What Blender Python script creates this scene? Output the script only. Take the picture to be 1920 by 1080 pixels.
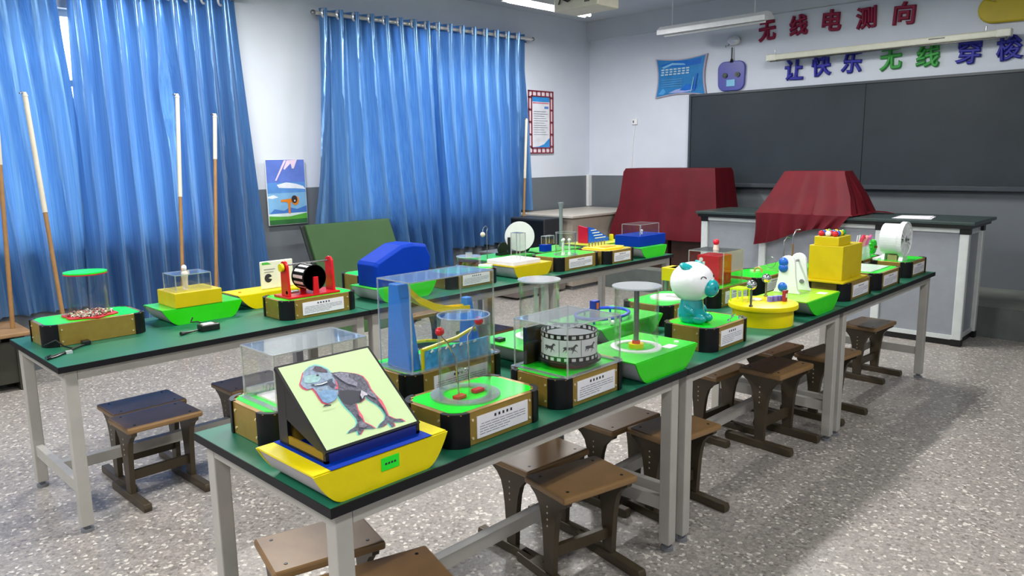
import bpy, bmesh, math, random
from mathutils import Vector, Matrix
random.seed(7)
SC = bpy.context.scene
COL = SC.collection
pi = math.pi
for o in list(bpy.data.objects):
    bpy.data.objects.remove(o, do_unlink=True)

# ------------------------------------------------------------------ camera
F_PX = 1411.9
YAW, PIT, ROL = -0.7731, -0.1712, -0.0155
fw = Vector((math.sin(YAW)*math.cos(PIT), math.cos(YAW)*math.cos(PIT), math.sin(PIT)))
rt = Vector((math.cos(YAW), -math.sin(YAW), 0))
up = rt.cross(fw)
r2 = rt*math.cos(ROL)+up*math.sin(ROL)
u2 = -rt*math.sin(ROL)+up*math.cos(ROL)
cd = bpy.data.cameras.new('camera')
cd.sensor_width = 36.0
cd.lens = F_PX/1920*36.0
cd.clip_start = 0.05
cam = bpy.data.objects.new('camera', cd)
COL.objects.link(cam)
M = Matrix(((r2.x, u2.x, -fw.x, 1.5067), (r2.y, u2.y, -fw.y, -0.9033), (r2.z, u2.z, -fw.z, 1.5901), (0, 0, 0, 1)))
cam.matrix_world = M
SC.camera = cam

# ------------------------------------------------------------------ world, exposure
SC.view_settings.view_transform = 'Standard'
SC.view_settings.look = 'None'
SC.view_settings.gamma = 1.0
SC.view_settings.use_curve_mapping = False
SC.view_settings.exposure = 0.10
w = bpy.data.worlds.new('sky'); SC.world = w
w.use_nodes = True
bg = w.node_tree.nodes['Background']
bg.inputs[0].default_value = (0.86, 0.93, 1.0, 1)
bg.inputs[1].default_value = 6.0
SC.cycles.transparent_max_bounces = 32
SC.cycles.max_bounces = 10
SC.cycles.use_denoising = True
SC.cycles.caustics_reflective = False
SC.cycles.caustics_refractive = False
LAMP_W = 66.0

# ------------------------------------------------------------------ materials
def lin(c):
    c = c/255.0
    return c/12.92 if c <= 0.04045 else ((c+0.055)/1.055)**2.4
def S(r, g, b, a=1):
    return (lin(r), lin(g), lin(b), a)
MATS = {}
def P(name, rgb, rough=0.5, metal=0.0, var=0.05, scale=12.0, emit=None, es=0.0, spec=0.5, coat=0.0, trans=0.0):
    if name in MATS: return MATS[name]
    m = bpy.data.materials.new(name); m.use_nodes = True
    nt = m.node_tree; b = nt.nodes['Principled BSDF']
    col = S(*rgb)
    if var > 0:
        tc = nt.nodes.new('ShaderNodeTexCoord'); nz = nt.nodes.new('ShaderNodeTexNoise'); rp = nt.nodes.new('ShaderNodeValToRGB')
        nz.inputs['Scale'].default_value = scale; nz.inputs['Detail'].default_value = 4
        nt.links.new(tc.outputs['Object'], nz.inputs['Vector']); nt.links.new(nz.outputs['Fac'], rp.inputs[0])
        e = rp.color_ramp.elements
        e[0].position = 0.3; e[1].position = 0.7
        e[0].color = tuple(max(0, x*(1-var)) for x in col[:3])+(1,)
        e[1].color = tuple(min(1, x*(1+var)) for x in col[:3])+(1,)
        nt.links.new(rp.outputs[0], b.inputs['Base Color'])
    else:
        b.inputs['Base Color'].default_value = col
    b.inputs['Roughness'].default_value = rough
    b.inputs['Metallic'].default_value = metal
    b.inputs['Specular IOR Level'].default_value = spec
    b.inputs['Coat Weight'].default_value = coat
    b.inputs['Transmission Weight'].default_value = trans
    if emit:
        b.inputs['Emission Color'].default_value = S(*emit); b.inputs['Emission Strength'].default_value = es
    MATS[name] = m
    return m

def clear(name, tint=(0.97, 0.98, 0.97), base=0.045, rough=0.02, veil=0.0, vcol=(0.8, 0.82, 0.82)):
    if name in MATS: return MATS[name]
    m = bpy.data.materials.new(name); m.use_nodes = True
    nt = m.node_tree; nt.nodes.clear()
    out = nt.nodes.new('ShaderNodeOutputMaterial'); tr = nt.nodes.new('ShaderNodeBsdfTransparent'); gl = nt.nodes.new('ShaderNodeBsdfGlossy')
    lw = nt.nodes.new('ShaderNodeLayerWeight'); pw = nt.nodes.new('ShaderNodeMath'); ad = nt.nodes.new('ShaderNodeMath'); mx = nt.nodes.new('ShaderNodeMixShader')
    tr.inputs[0].default_value = tint+(1,)
    gl.inputs['Roughness'].default_value = rough
    lw.inputs['Blend'].default_value = 0.5
    pw.operation = 'POWER'; pw.inputs[1].default_value = 4.0
    ad.operation = 'MULTIPLY_ADD'; ad.inputs[1].default_value = 0.9; ad.inputs[2].default_value = base
    nt.links.new(lw.outputs['Facing'], pw.inputs[0]); nt.links.new(pw.outputs[0], ad.inputs[0])
    nt.links.new(ad.outputs[0], mx.inputs[0])
    src = tr.outputs[0]
    if veil > 0:
        df = nt.nodes.new('ShaderNodeBsdfDiffuse'); df.inputs[0].default_value = vcol+(1,)
        m2 = nt.nodes.new('ShaderNodeMixShader'); m2.inputs[0].default_value = veil
        nt.links.new(tr.outputs[0], m2.inputs[1]); nt.links.new(df.outputs[0], m2.inputs[2]); src = m2.outputs[0]
    nt.links.new(src, mx.inputs[1]); nt.links.new(gl.outputs[0], mx.inputs[2])
    nt.links.new(mx.outputs[0], out.inputs[0])
    MATS[name] = m
    return m

def wall_mat():
    m = bpy.data.materials.new('two_tone_wall_paint'); m.use_nodes = True
    nt = m.node_tree; b = nt.nodes['Principled BSDF']
    g = nt.nodes.new('ShaderNodeNewGeometry'); sx = nt.nodes.new('ShaderNodeSeparateXYZ'); gt = nt.nodes.new('ShaderNodeMath')
    gt.operation = 'GREATER_THAN'; gt.inputs[1].default_value = 1.331
    nz = nt.nodes.new('ShaderNodeTexNoise'); nz.inputs['Scale'].default_value = 3.0; nz.inputs['Detail'].default_value = 5
    mx = nt.nodes.new('ShaderNodeMix'); mx.data_type = 'RGBA'
    mx.inputs['A'].default_value = S(106, 112, 118); mx.inputs['B'].default_value = S(219, 225, 236)
    nt.links.new(g.outputs['Position'], sx.inputs[0]); nt.links.new(sx.outputs['Z'], gt.inputs[0]); nt.links.new(gt.outputs[0], mx.inputs['Factor'])
    nt.links.new(g.outputs['Position'], nz.inputs['Vector'])
    m2 = nt.nodes.new('ShaderNodeMix'); m2.data_type = 'RGBA'; m2.blend_type = 'MULTIPLY'; m2.inputs['Factor'].default_value = 0.12
    nt.links.new(mx.outputs['Result'], m2.inputs['A']); nt.links.new(nz.outputs['Fac'], m2.inputs['B'])
    nt.links.new(m2.outputs['Result'], b.inputs['Base Color'])
    b.inputs['Roughness'].default_value = 0.6
    return m

def floor_mat():
    m = bpy.data.materials.new('terrazzo'); m.use_nodes = True
    nt = m.node_tree; b = nt.nodes['Principled BSDF']
    g = nt.nodes.new('ShaderNodeNewGeometry')
    def vor(sc, pos0, pos1, c0, c1):
        v = nt.nodes.new('ShaderNodeTexVoronoi'); v.inputs['Scale'].default_value = sc; v.feature = 'F1'
        nt.links.new(g.outputs['Position'], v.inputs['Vector'])
        sp = nt.nodes.new('ShaderNodeSeparateColor'); nt.links.new(v.outputs['Color'], sp.inputs[0])
        return v, sp
    v1, s1 = vor(74, 0, 1, 0, 0)
    r = nt.nodes.new('ShaderNodeValToRGB'); r.color_ramp.interpolation = 'CONSTANT'
    e = r.color_ramp.elements
    e[0].position = 0; e[0].color = S(150, 144, 138)
    e[1].position = 0.40; e[1].color = S(162, 156, 150)
    for p, c in ((0.62, (172, 164, 157)), (0.76, (130, 124, 119)), (0.84, (154, 147, 141)), (0.93, (212, 206, 197))):
        n = e.new(p); n.color = S(*c)
    nt.links.new(s1.outputs[0], r.inputs[0])
    v2, s2 = vor(150, 0, 1, 0, 0)
    r2_ = nt.nodes.new('ShaderNodeValToRGB'); r2_.color_ramp.interpolation = 'CONSTANT'
    e = r2_.color_ramp.elements
    e[0].position = 0; e[0].color = (0.86, 0.86, 0.86, 1); e[1].position = 0.22; e[1].color = (1, 1, 1, 1)
    n = e.new(0.85); n.color = (1.14, 1.14, 1.12, 1)
    nt.links.new(s2.outputs[1], r2_.inputs[0])
    mx = nt.nodes.new('ShaderNodeMix'); mx.data_type = 'RGBA'; mx.blend_type = 'MULTIPLY'; mx.inputs['Factor'].default_value = 1
    nt.links.new(r.outputs[0], mx.inputs['A']); nt.links.new(r2_.outputs[0], mx.inputs['B'])
    nz = nt.nodes.new('ShaderNodeTexNoise'); nz.inputs['Scale'].default_value = 0.9
    nt.links.new(g.outputs['Position'], nz.inputs['Vector'])
    m3 = nt.nodes.new('ShaderNodeMix'); m3.data_type = 'RGBA'; m3.blend_type = 'MULTIPLY'; m3.inputs['Factor'].default_value = 0.15
    nt.links.new(mx.outputs['Result'], m3.inputs['A']); nt.links.new(nz.outputs['Fac'], m3.inputs['B'])
    nt.links.new(m3.outputs['Result'], b.inputs['Base Color'])
    b.inputs['Roughness'].default_value = 0.36
    return m

def curtain_mat():
    m = bpy.data.materials.new('blue_satin'); m.use_nodes = True
    nt = m.node_tree; b = nt.nodes['Principled BSDF']; out = nt.nodes['Material Output']
    tc = nt.nodes.new('ShaderNodeTexCoord'); mp = nt.nodes.new('ShaderNodeMapping'); nz = nt.nodes.new('ShaderNodeTexNoise')
    mp.inputs['Scale'].default_value = (90, 90, 1.2); nz.inputs['Scale'].default_value = 1.0; nz.inputs['Detail'].default_value = 3
    rp = nt.nodes.new('ShaderNodeValToRGB'); e = rp.color_ramp.elements
    e[0].position = 0.3; e[0].color = S(86, 138, 198); e[1].position = 0.75; e[1].color = S(116, 166, 216)
    nt.links.new(tc.outputs['Object'], mp.inputs[0]); nt.links.new(mp.outputs[0], nz.inputs['Vector']); nt.links.new(nz.outputs['Fac'], rp.inputs[0])
    nt.links.new(rp.outputs[0], b.inputs['Base Color'])
    b.inputs['Roughness'].default_value = 0.27; b.inputs['Metallic'].default_value = 0.55; b.inputs['Specular IOR Level'].default_value = 0.8
    b.inputs['Coat Weight'].default_value = 0.5; b.inputs['Coat Roughness'].default_value = 0.22
    b.inputs['Sheen Weight'].default_value = 0.25; b.inputs['Sheen Roughness'].default_value = 0.4
    tl = nt.nodes.new('ShaderNodeBsdfTranslucent'); nt.links.new(rp.outputs[0], tl.inputs[0])
    mx = nt.nodes.new('ShaderNodeMixShader'); mx.inputs[0].default_value = 0.2
    nt.links.new(b.outputs[0], mx.inputs[1]); nt.links.new(tl.outputs[0], mx.inputs[2]); nt.links.new(mx.outputs[0], out.inputs[0])
    return m

def speckle(name, cols, scale, rough=0.4):
    m = bpy.data.materials.new(name); m.use_nodes = True
    nt = m.node_tree; b = nt.nodes['Principled BSDF']
    tc = nt.nodes.new('ShaderNodeTexCoord'); v = nt.nodes.new('ShaderNodeTexVoronoi'); v.inputs['Scale'].default_value = scale
    sp = nt.nodes.new('ShaderNodeSeparateColor'); r = nt.nodes.new('ShaderNodeValToRGB'); r.color_ramp.interpolation = 'CONSTANT'
    nt.links.new(tc.outputs['Object'], v.inputs['Vector']); nt.links.new(v.outputs['Color'], sp.inputs[0]); nt.links.new(sp.outputs[0], r.inputs[0])
    e = r.color_ramp.elements
    for i, c in enumerate(cols):
        if i < 2: n = e[i]; n.position = i/len(cols)
        else: n = e.new(i/len(cols))
        n.color = S(*c)
    nt.links.new(r.outputs[0], b.inputs['Base Color']); b.inputs['Roughness'].default_value = rough
    MATS[name] = m
    return m

WALL = wall_mat(); FLOOR = floor_mat(); SATIN = curtain_mat()
ACR = clear('clear_acrylic'); EDGE = clear('acrylic_edge', (0.88, 0.92, 0.90), 0.2, 0.1, 0.30, (0.88, 0.91, 0.90))
LID = clear('frosted_lid', (0.85, 0.87, 0.88), 0.12, 0.12, 0.45, (0.78, 0.80, 0.82))
GLASS = clear('window_glass', (0.97, 0.98, 0.98), 0.04, 0.01)
GOLD = P('brushed_gold', (158, 131, 60), 0.36, 0.4, 0.08, 30)
GOLDRIM = P('gold_rim', (176, 140, 78), 0.3, 0.7)
BRASS = P('brass_screw', (240, 225, 180), 0.25, 0.6)
PAD = P('black_corner_rubber', (10, 11, 15), 0.4, spec=0.35)
GREEN = P('bright_green_acrylic', (20, 232, 40), 0.22, spec=0.5)
BGREEN = P('leaf_green_panel', (44, 205, 14), 0.25)
BGREEN2 = P('leaf_green_top', (70, 205, 60), 0.25)
YEL = P('yellow_panel', (226, 208, 2), 0.4, spec=.3)
YELD = P('golden_yellow', (204, 182, 4), 0.4, spec=.35)
HULL = P('grey_hull', (176, 172, 178), 0.4)
BLUE = P('royal_blue', (0, 50, 158), 0.6, spec=.12)
SLIDEB = P('slide_blue', (38, 130, 232), 0.4)
RED = P('red_acrylic', (205, 22, 34), 0.25)
MAROON = P('maroon_foam', (142, 22, 62), 0.6)
NAVY = P('navy_foam', (44, 46, 160), 0.6)
FGREEN = P('green_foam', (58, 160, 68), 0.6)
WHITE = P('white_plastic', (236, 236, 236), 0.35)
PAPER = P('white_paper', (232, 230, 234), 0.6)
INK = P('dark_ink', (40, 40, 46), 0.6)
LINE = P('grey_print', (140, 140, 150), 0.7)
BLACK = P('black_plastic', (16, 17, 18), 0.35)
CHROME = P('chrome', (225, 225, 228), 0.08, 1.0, 0.0)
STEEL = P('steel_rod', (150, 150, 150), 0.25, 0.9, 0.0)
ALU = P('grey_powder_coat', (178, 175, 168), 0.4, 0.1)
ALUW = P('white_aluminium', (214, 220, 218), 0.35, 0.2)
PANELG = P('lavender_grey_panel', (142, 147, 154), 0.4)
TOP = P('green_laminate', (30, 104, 78), 0.42, 0, 0.06, 5, spec=0.4)
TEDGE = P('black_laminate_core', (14, 15, 20), 0.5, spec=0.3)
CTOP = P('dark_green_counter', (52, 66, 64), 0.3)
WOOD = P('brown_seat_board', (138, 106, 66), 0.35, 0, 0.14, 9)
IRON = P('olive_brown_iron', (72, 62, 46), 0.42, 0.2)
CLOTH = P('maroon_velvet', (84, 2, 17), 0.65, 0, 0.15, 5, spec=0.25)
TEAL = P('teal_vinyl', (20, 158, 164), 0.25, coat=0.3)
GREY = P('mid_grey', (120, 122, 126), 0.5)

# ------------------------------------------------------------------ mesh helpers
WL = {}
class MB:
    def __init__(s): s.v = []; s.f = []; s.mi = []; s.cur = 0
    def m(s, i): s.cur = i; return s
    def add(s, vs, fs):
        n = len(s.v); s.v += [tuple(p) for p in vs]
        for f in fs: s.f.append(tuple(n+i for i in f)); s.mi.append(s.cur)
        return s
    def box(s, x0, x1, y0, y1, z0, z1):
        return s.add([(x, y, z) for z in (z0, z1) for y in (y0, y1) for x in (x0, x1)],
                     [(0, 2, 3, 1), (4, 5, 7, 6), (0, 1, 5, 4), (2, 6, 7, 3), (0, 4, 6, 2), (1, 3, 7, 5)])
    def prism(s, poly, ax, a, b):
        def pt(p, c): return {'x': (c, p[0], p[1]), 'y': (p[0], c, p[1]), 'z': (p[0], p[1], c)}[ax]
        n = len(poly)
        return s.add([pt(p, a) for p in poly]+[pt(p, b) for p in poly],
                     [tuple(range(n))[::-1], tuple(range(n, 2*n))]+[(i, (i+1) % n, n+(i+1) % n, n+i) for i in range(n)])
    def cyl(s, p0, p1, r0, r1=None, n=14, caps=True):
        p0 = Vector(p0); p1 = Vector(p1); r1 = r0 if r1 is None else r1
        d = (p1-p0).normalized(); a = d.orthogonal().normalized(); b = d.cross(a)
        vs = [p+(a*math.cos(2*pi*i/n)+b*math.sin(2*pi*i/n))*r for p, r in ((p0, r0), (p1, r1)) for i in range(n)]
        fs = [(i, (i+1) % n, n+(i+1) % n, n+i) for i in range(n)]
        if caps: fs += [tuple(range(n))[::-1], tuple(range(n, 2*n))]
        return s.add(vs, fs)
    def lathe(s, cx, cy, prof, n=28):
        vs = []; fs = []; k = len(prof)
        for r, z in prof:
            for i in range(n): vs.append((cx+r*math.cos(2*pi*i/n), cy+r*math.sin(2*pi*i/n), z))
        for j in range(k-1):
            for i in range(n): fs.append((j*n+i, j*n+(i+1) % n, (j+1)*n+(i+1) % n, (j+1)*n+i))
        return s.add(vs, fs)
    def disc(s, cx, cy, r, z0, z1, n=28): return s.lathe(cx, cy, [(1e-4, z0), (r, z0), (r, z1), (1e-4, z1)], n)
    def ring(s, cx, cy, ri, ro, z0, z1, n=32): return s.lathe(cx, cy, [(ri, z0), (ro, z0), (ro, z1), (ri, z1), (ri, z0)], n)
    def sphere(s, c, r, nu=18, nv=10, mat=None):
        r = (r, r, r) if not hasattr(r, '__len__') else r
        vs = []; fs = []
        for j in range(nv+1):
            t = pi*j/nv
            for i in range(nu):
                q = Vector((math.sin(t)*math.cos(2*pi*i/nu)*r[0], math.sin(t)*math.sin(2*pi*i/nu)*r[1], math.cos(t)*r[2]))
                if mat: q = mat @ q
                vs.append((c[0]+q.x, c[1]+q.y, c[2]+q.z))
        for j in range(nv):
            for i in range(nu): fs.append((j*nu+i, (j+1)*nu+i, (j+1)*nu+(i+1) % nu, j*nu+(i+1) % nu))
        return s.add(vs, fs)
    def tube(s, pts, r, n=8, closed=False):
        pts = [Vector(p) for p in pts]; k = len(pts); vs = []; fs = []; a = None
        for j, p in enumerate(pts):
            if closed: d = pts[(j+1) % k]-pts[j-1]
            else: d = pts[min(j+1, k-1)]-pts[max(j-1, 0)]
            d.normalize()
            a = d.orthogonal().normalized() if a is None else (a-d*a.dot(d)).normalized()
            b = d.cross(a); rr = r[j] if hasattr(r, '__len__') else r
            vs += [p+(a*math.cos(2*pi*i/n)+b*math.sin(2*pi*i/n))*rr for i in range(n)]
        for j in range(k if closed else k-1):
            j2 = (j+1) % k
            for i in range(n): fs.append((j*n+i, j*n+(i+1) % n, j2*n+(i+1) % n, j2*n+i))
        if not closed: fs += [tuple(range(n))[::-1], tuple((k-1)*n+i for i in range(n))]
        return s.add(vs, fs)
    def torus(s, c, R, r, ax='z', n=22, k=8):
        c = Vector(c); e = {'x': ((0, 1, 0), (0, 0, 1)), 'y': ((1, 0, 0), (0, 0, 1)), 'z': ((1, 0, 0), (0, 1, 0))}[ax]
        a, b = Vector(e[0]), Vector(e[1])
        return s.tube([c+(a*math.cos(2*pi*i/n)+b*math.sin(2*pi*i/n))*R for i in range(n)], r, k, True)
    def sheet(s, rows, wrap=False):
        k = len(rows[0]); vs = [p for r in rows for p in r]; fs = []
        for j in range(len(rows)-1):
            for i in range(k if wrap else k-1): fs.append((j*k+i, j*k+(i+1) % k, (j+1)*k+(i+1) % k, (j+1)*k+i))
        return s.add(vs, fs)
    def face(s, pts): return s.add(pts, [tuple(range(len(pts)))])
    def build(s, name, mats, parent=None, smooth=False, bevel=0.0, loc=None, recalc=True, subs=0):
        mats = mats if isinstance(mats, (list, tuple)) else [mats]
        if parent is not None: off = WL[parent]
        elif loc is not None: off = Vector(loc)
        else:
            xs = [p[0] for p in s.v]; ys = [p[1] for p in s.v]; zs = [p[2] for p in s.v]
            off = Vector(((min(xs)+max(xs))/2, (min(ys)+max(ys))/2, min(zs)))
        me = bpy.data.meshes.new(name)
        me.from_pydata([(p[0]-off.x, p[1]-off.y, p[2]-off.z) for p in s.v], [], s.f)
        for m in mats: me.materials.append(m)
        me.polygons.foreach_set('material_index', s.mi)
        if recalc:
            b = bmesh.new(); b.from_mesh(me); bmesh.ops.remove_doubles(b, verts=b.verts, dist=1e-5)
            bmesh.ops.recalc_face_normals(b, faces=b.faces); b.to_mesh(me); b.free()
        if smooth:
            me.polygons.foreach_set('use_smooth', [True]*len(me.polygons))
            me.set_sharp_from_angle(angle=math.radians(42))
        o = bpy.data.objects.new(name, me); COL.objects.link(o)
        if bevel > 0:
            bv = o.modifiers.new('bevel', 'BEVEL'); bv.width = bevel; bv.segments = 2; bv.limit_method = 'ANGLE'
        if subs:
            sb = o.modifiers.new('sub', 'SUBSURF'); sb.levels = subs; sb.render_levels = subs
        if parent is not None: o.parent = parent
        else: o.location = off
        WL[o] = off
        return o

def tag(o, label, cat, group=None):
    o['label'] = label; o['category'] = cat
    if group: o['group'] = group
    return o
def thing(name, label, cat, loc=(0, 0, 0), group=None, rotz=0):
    o = bpy.data.objects.new(name, None); COL.objects.link(o); o.empty_display_size = 0.05
    o.location = loc; o.rotation_euler = (0, 0, rotz); WL[o] = Vector(loc)
    return tag(o, label, cat, group)
def struct(o): o['kind'] = 'structure'; return o
def copy_tree(o, parent=None):
    c = o.copy(); COL.objects.link(c)
    if parent is not None: c.parent = parent
    WL[c] = WL[o]
    for ch in o.children: copy_tree(ch, c)
    return c
def art(name, layers, O, U, V, N, parent, step=0.0004):
    """flat printed picture: layered polygons in (u, v) metres on a plane"""
    O, U, V, N = Vector(O), Vector(U), Vector(V), Vector(N)
    mats = []; mb = MB()
    for i, (mt, poly) in enumerate(layers):
        if mt not in mats: mats.append(mt)
        mb.m(mats.index(mt)).face([O+U*p[0]+V*p[1]+N*(step*(i+1)) for p in poly])
    return mb.build(name, mats, parent, recalc=False)
def rect(u0, v0, u1, v1): return [(u0, v0), (u1, v0), (u1, v1), (u0, v1)]
def ell(cu, cv, ru, rv, n=18): return [(cu+ru*math.cos(2*pi*i/n), cv+rv*math.sin(2*pi*i/n)) for i in range(n)]

# ------------------------------------------------------------------ room shell
XL, XR, YF, YB, ZC = -5.19, 3.6, 7.56, -4.2, 3.385
struct(MB().box(XL-.3, XR+.3, YB-.3, YF+.3, -0.2, 0).build('floor', FLOOR))
CEIL = P('ceiling_paint', (196, 202, 210), 0.7, 0, 0.03, 3)
struct(MB().box(XL-.3, XR+.3, YB-.3, YF+.3, ZC, ZC+.2).build('ceiling', CEIL))
WY = [(-1.0, 2.05), (3.45, 5.95)]; WZ = (0.95, 2.78)
wl = MB()
ys = [YB-.3, WY[0][0], WY[0][1], WY[1][0], WY[1][1], YF+.3]
for i in range(5):
    if i % 2 == 0: wl.box(XL-.24, XL, ys[i], ys[i+1], 0, ZC)
    else:
        wl.box(XL-.24, XL, ys[i], ys[i+1], 0, WZ[0]); wl.box(XL-.24, XL, ys[i], ys[i+1], WZ[1], ZC)
struct(wl.build('wall_left', WALL))
struct(MB().box(XL, XR, YF, YF+.24, 0, ZC).build('wall_front', WALL))
struct(MB().box(XR, XR+.24, YB-.3, YF+.3, 0, ZC).build('wall_right', WALL))
struct(MB().box(XL, XR, YB-.24, YB, 0, ZC).build('wall_back', WALL))
struct(MB().box(XL, XR, YF-.07, YF, 3.137, ZC).build('trim_1', CEIL))
for i, (a, b) in enumerate(WY):
    f = MB(); x = XL-.12; t = .05
    f.box(x-.03, x+.03, a, b, WZ[0], WZ[0]+t).box(x-.03, x+.03, a, b, WZ[1]-t, WZ[1])
    f.box(x-.03, x+.03, a, a+t, WZ[0], WZ[1]).box(x-.03, x+.03, b-t, b, WZ[0], WZ[1])
    for k in (1, 2): f.box(x-.025, x+.025, a+(b-a)*k/3-.025, a+(b-a)*k/3+.025, WZ[0], WZ[1])
    f.box(x-.025, x+.025, a, b, 2.2, 2.25)
    win = struct(f.build('window_%d' % (i+1), WHITE))
    MB().box(x-.004, x+.004, a+.03, b-.03, WZ[0]+.03, WZ[1]-.03).build('glass_pane', GLASS, win)
    MB().box(XL-.09, XL+.004, a, b, WZ[0]-.03, WZ[0]).build('window_sill', WHITE, win)
PLAT = P('worn_concrete_step', (120, 124, 116), 0.6, 0, 0.2, 4)
PLATF = P('dark_step_face', (86, 92, 90), 0.55, 0, 0.22, 5)
o = MB(); o.box(-4.1, XR, 6.50, YF, 0, 0.265); o.m(1).box(-4.1, XR, 6.48, 6.50, 0, 0.262)
struct(o.build('floor_platform', [PLAT, PLATF]))

# ------------------------------------------------------------------ ceiling lamps (the room's own light, plus one added fill)
TUBE = P('lit_tube', (255, 255, 255), 0.5, 0, 0, emit=(250, 252, 255), es=14.0)
def lamp(x, y, label, k=1.0):
    r = thing('ceiling_lamp', label, 'lamp', (x, y, ZC), 'fluorescent ceiling lamps')
    b = MB(); b.box(x-.06, x+.06, y-.62, y+.62, 3.135, 3.17)
    b.prism([(x-.06, 3.135), (x-.11, 3.115), (x-.11, 3.11), (x-.05, 3.13)], 'y', y-.62, y+.62)
    b.prism([(x+.06, 3.135), (x+.11, 3.115), (x+.11, 3.11), (x+.05, 3.13)], 'y', y-.62, y+.62)
    b.build('lamp_housing', WHITE, r)
    MB().cyl((x-.035, y-.6, 3.105), (x-.035, y+.6, 3.105), .016).build('tube', TUBE, r, True)
    MB().cyl((x+.035, y-.6, 3.105), (x+.035, y+.6, 3.105), .016).build('tube', TUBE, r, True)
    for s in (-.4, .4): MB().cyl((x, y+s, 3.17), (x, y+s, ZC), .006, n=8).build('hanger_rod', WHITE, r)
    l = bpy.data.lights.new('lamp_light', 'AREA'); l.shape = 'RECTANGLE'; l.size = .10; l.size_y = 1.2; l.energy = LAMP_W*k
    l.color = (1.0, 0.985, 0.96)
    lo = bpy.data.objects.new('lamp_light', l); COL.objects.link(lo); lo.parent = r; lo.location = (0, 0, 3.083-ZC)
lamp(-3.87, 5.25, 'lit fluorescent ceiling lamp behind the projector at the top edge')
for i, (x, y) in enumerate(((-3.87, 1.7), (-1.2, 5.1), (-1.2, 1.7), (-3.87, -1.9), (-1.2, -1.9), (1.9, -1.9))):
    lamp(x, y, 'lit fluorescent ceiling lamp above the frame, over the lab tables')
lamp(1.7, 2.4, 'added weak fill lamp above the frame, brightening the right aisle', .75)  # added dim lamp, lifts the dark floor beside the right row
r = thing('blackboard_lamp', 'unlit white trough lamp hanging high before the blackboard wall', 'lamp', (-2.85, 6.8, ZC))
b = MB(); b.prism([(6.70, 2.945), (6.92, 2.975), (6.92, 2.995), (6.84, 3.04), (6.76, 3.04), (6.70, 2.995)], 'x', -3.54, -2.24)
b.build('reflector', WHITE, r)
MB().cyl((-3.5, 6.8, 2.942), (-2.28, 6.8, 2.945), .014).build('tube', WHITE, r, True)
for x in (-3.4, -2.4): MB().cyl((x, 6.8, 3.04), (x, 6.8, ZC), .006, n=8).build('hanger_rod', WHITE, r)

# projector on the ceiling
PBOD = P('beige_projector_shell', (206, 198, 182), 0.4)
r = thing('projector', 'beige ceiling projector beside the lit lamp', 'projector', (-2.97, 4.7, ZC))
MB().box(-3.22, -2.72, 4.54, 4.86, 2.89, 3.03).build('projector_body', PBOD, r, bevel=.015)
b = MB()
for k in range(5): b.box(-2.86+k*.012, -2.853+k*.012, 4.537, 4.541, 2.93, 3.0)
b.build('vent_slots', BLACK, r)
MB().cyl((-2.95, 4.7, 3.03), (-2.95, 4.7, ZC), .022).build('mount_pole', WHITE, r, True)
MB().tube([(-3.15, 4.53, 2.95), (-3.1, 4.50, 2.99), (-3.03, 4.51, 2.955), (-2.97, 4.53, 2.99), (-2.95, 4.62, 3.05)], .009).build('cable', BLACK, r, True)

# ------------------------------------------------------------------ lab tables
H = 0.76
def table(x1, y0, y1, w, label):
    x0 = x1-w
    r = thing('lab_table', label, 'table', ((x0+x1)/2, (y0+y1)/2, 0), 'green lab tables')
    t = MB(); t.box(x0, x1, y0+.002, y1-.002, H-.026, H-.0005); t.m(1).box(x0+.004, x1-.004, y0+.004, y1-.004, H-.001, H)
    t.build('tabletop', [TEDGE, TOP], r)
    i = .022; a = MB(); lz = H-.026
    a.box(x1-i-.032, x1-i-.002, y0+.079, y1-.079, lz-.045, lz).box(x0+i+.002, x0+i+.032, y0+.079, y1-.079, lz-.045, lz)
    a.box(x0+i+.051, x1-i-.051, y0+.030, y0+.06, lz-.045, lz).box(x0+i+.051, x1-i-.051, y1-.06, y1-.030, lz-.045, lz)
    a.build('apron', ALU, r)
    for lx in (x0+i, x1-i-.05):
        for ly in (y0+.028, y1-.078):
            lg = MB().box(lx, lx+.05, ly, ly+.05, .03, lz).build('leg', ALU, r, bevel=.004)
            MB().cyl((lx+.025, ly+.025, 0), (lx+.025, ly+.025, .014), .027).cyl((lx+.025, ly+.025, .014), (lx+.025, ly+.025, .032), .012).build('levelling_foot', GREY, lg, True)
    for ly in (y0+.038, y1-.068): MB().box(x0+i+.05, x1-i-.05, ly, ly+.03, .17, .225).build('cross_rail', ALU, r)
    xm = (x0+x1)/2
    MB().box(xm-.02, xm+.02, y0+.068, y1-.068, .172, .223).build('stretcher', ALU, r)
LA, WT = 1.626, 0.776
for i, l in enumerate(('green topped lab table at the near right, dinosaur picture on its corner', 'middle green lab table of the right row, under the toy pig', 'farthest green lab table of the right row, under the yellow box tower')):
    table(0, i*LA, (i+1)*LA, WT, l)
BX, BY, LB = -1.955, -0.06, 1.563
for i, l in enumerate(('green lab table at the left front, clear drum with green lid on it', 'middle green lab table of the left row, under the blue wedge', 'farthest green lab table of the left row, near the red cloth')):
    table(BX, BY+i*LB, BY+(i+1)*LB, WT, l)

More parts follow.
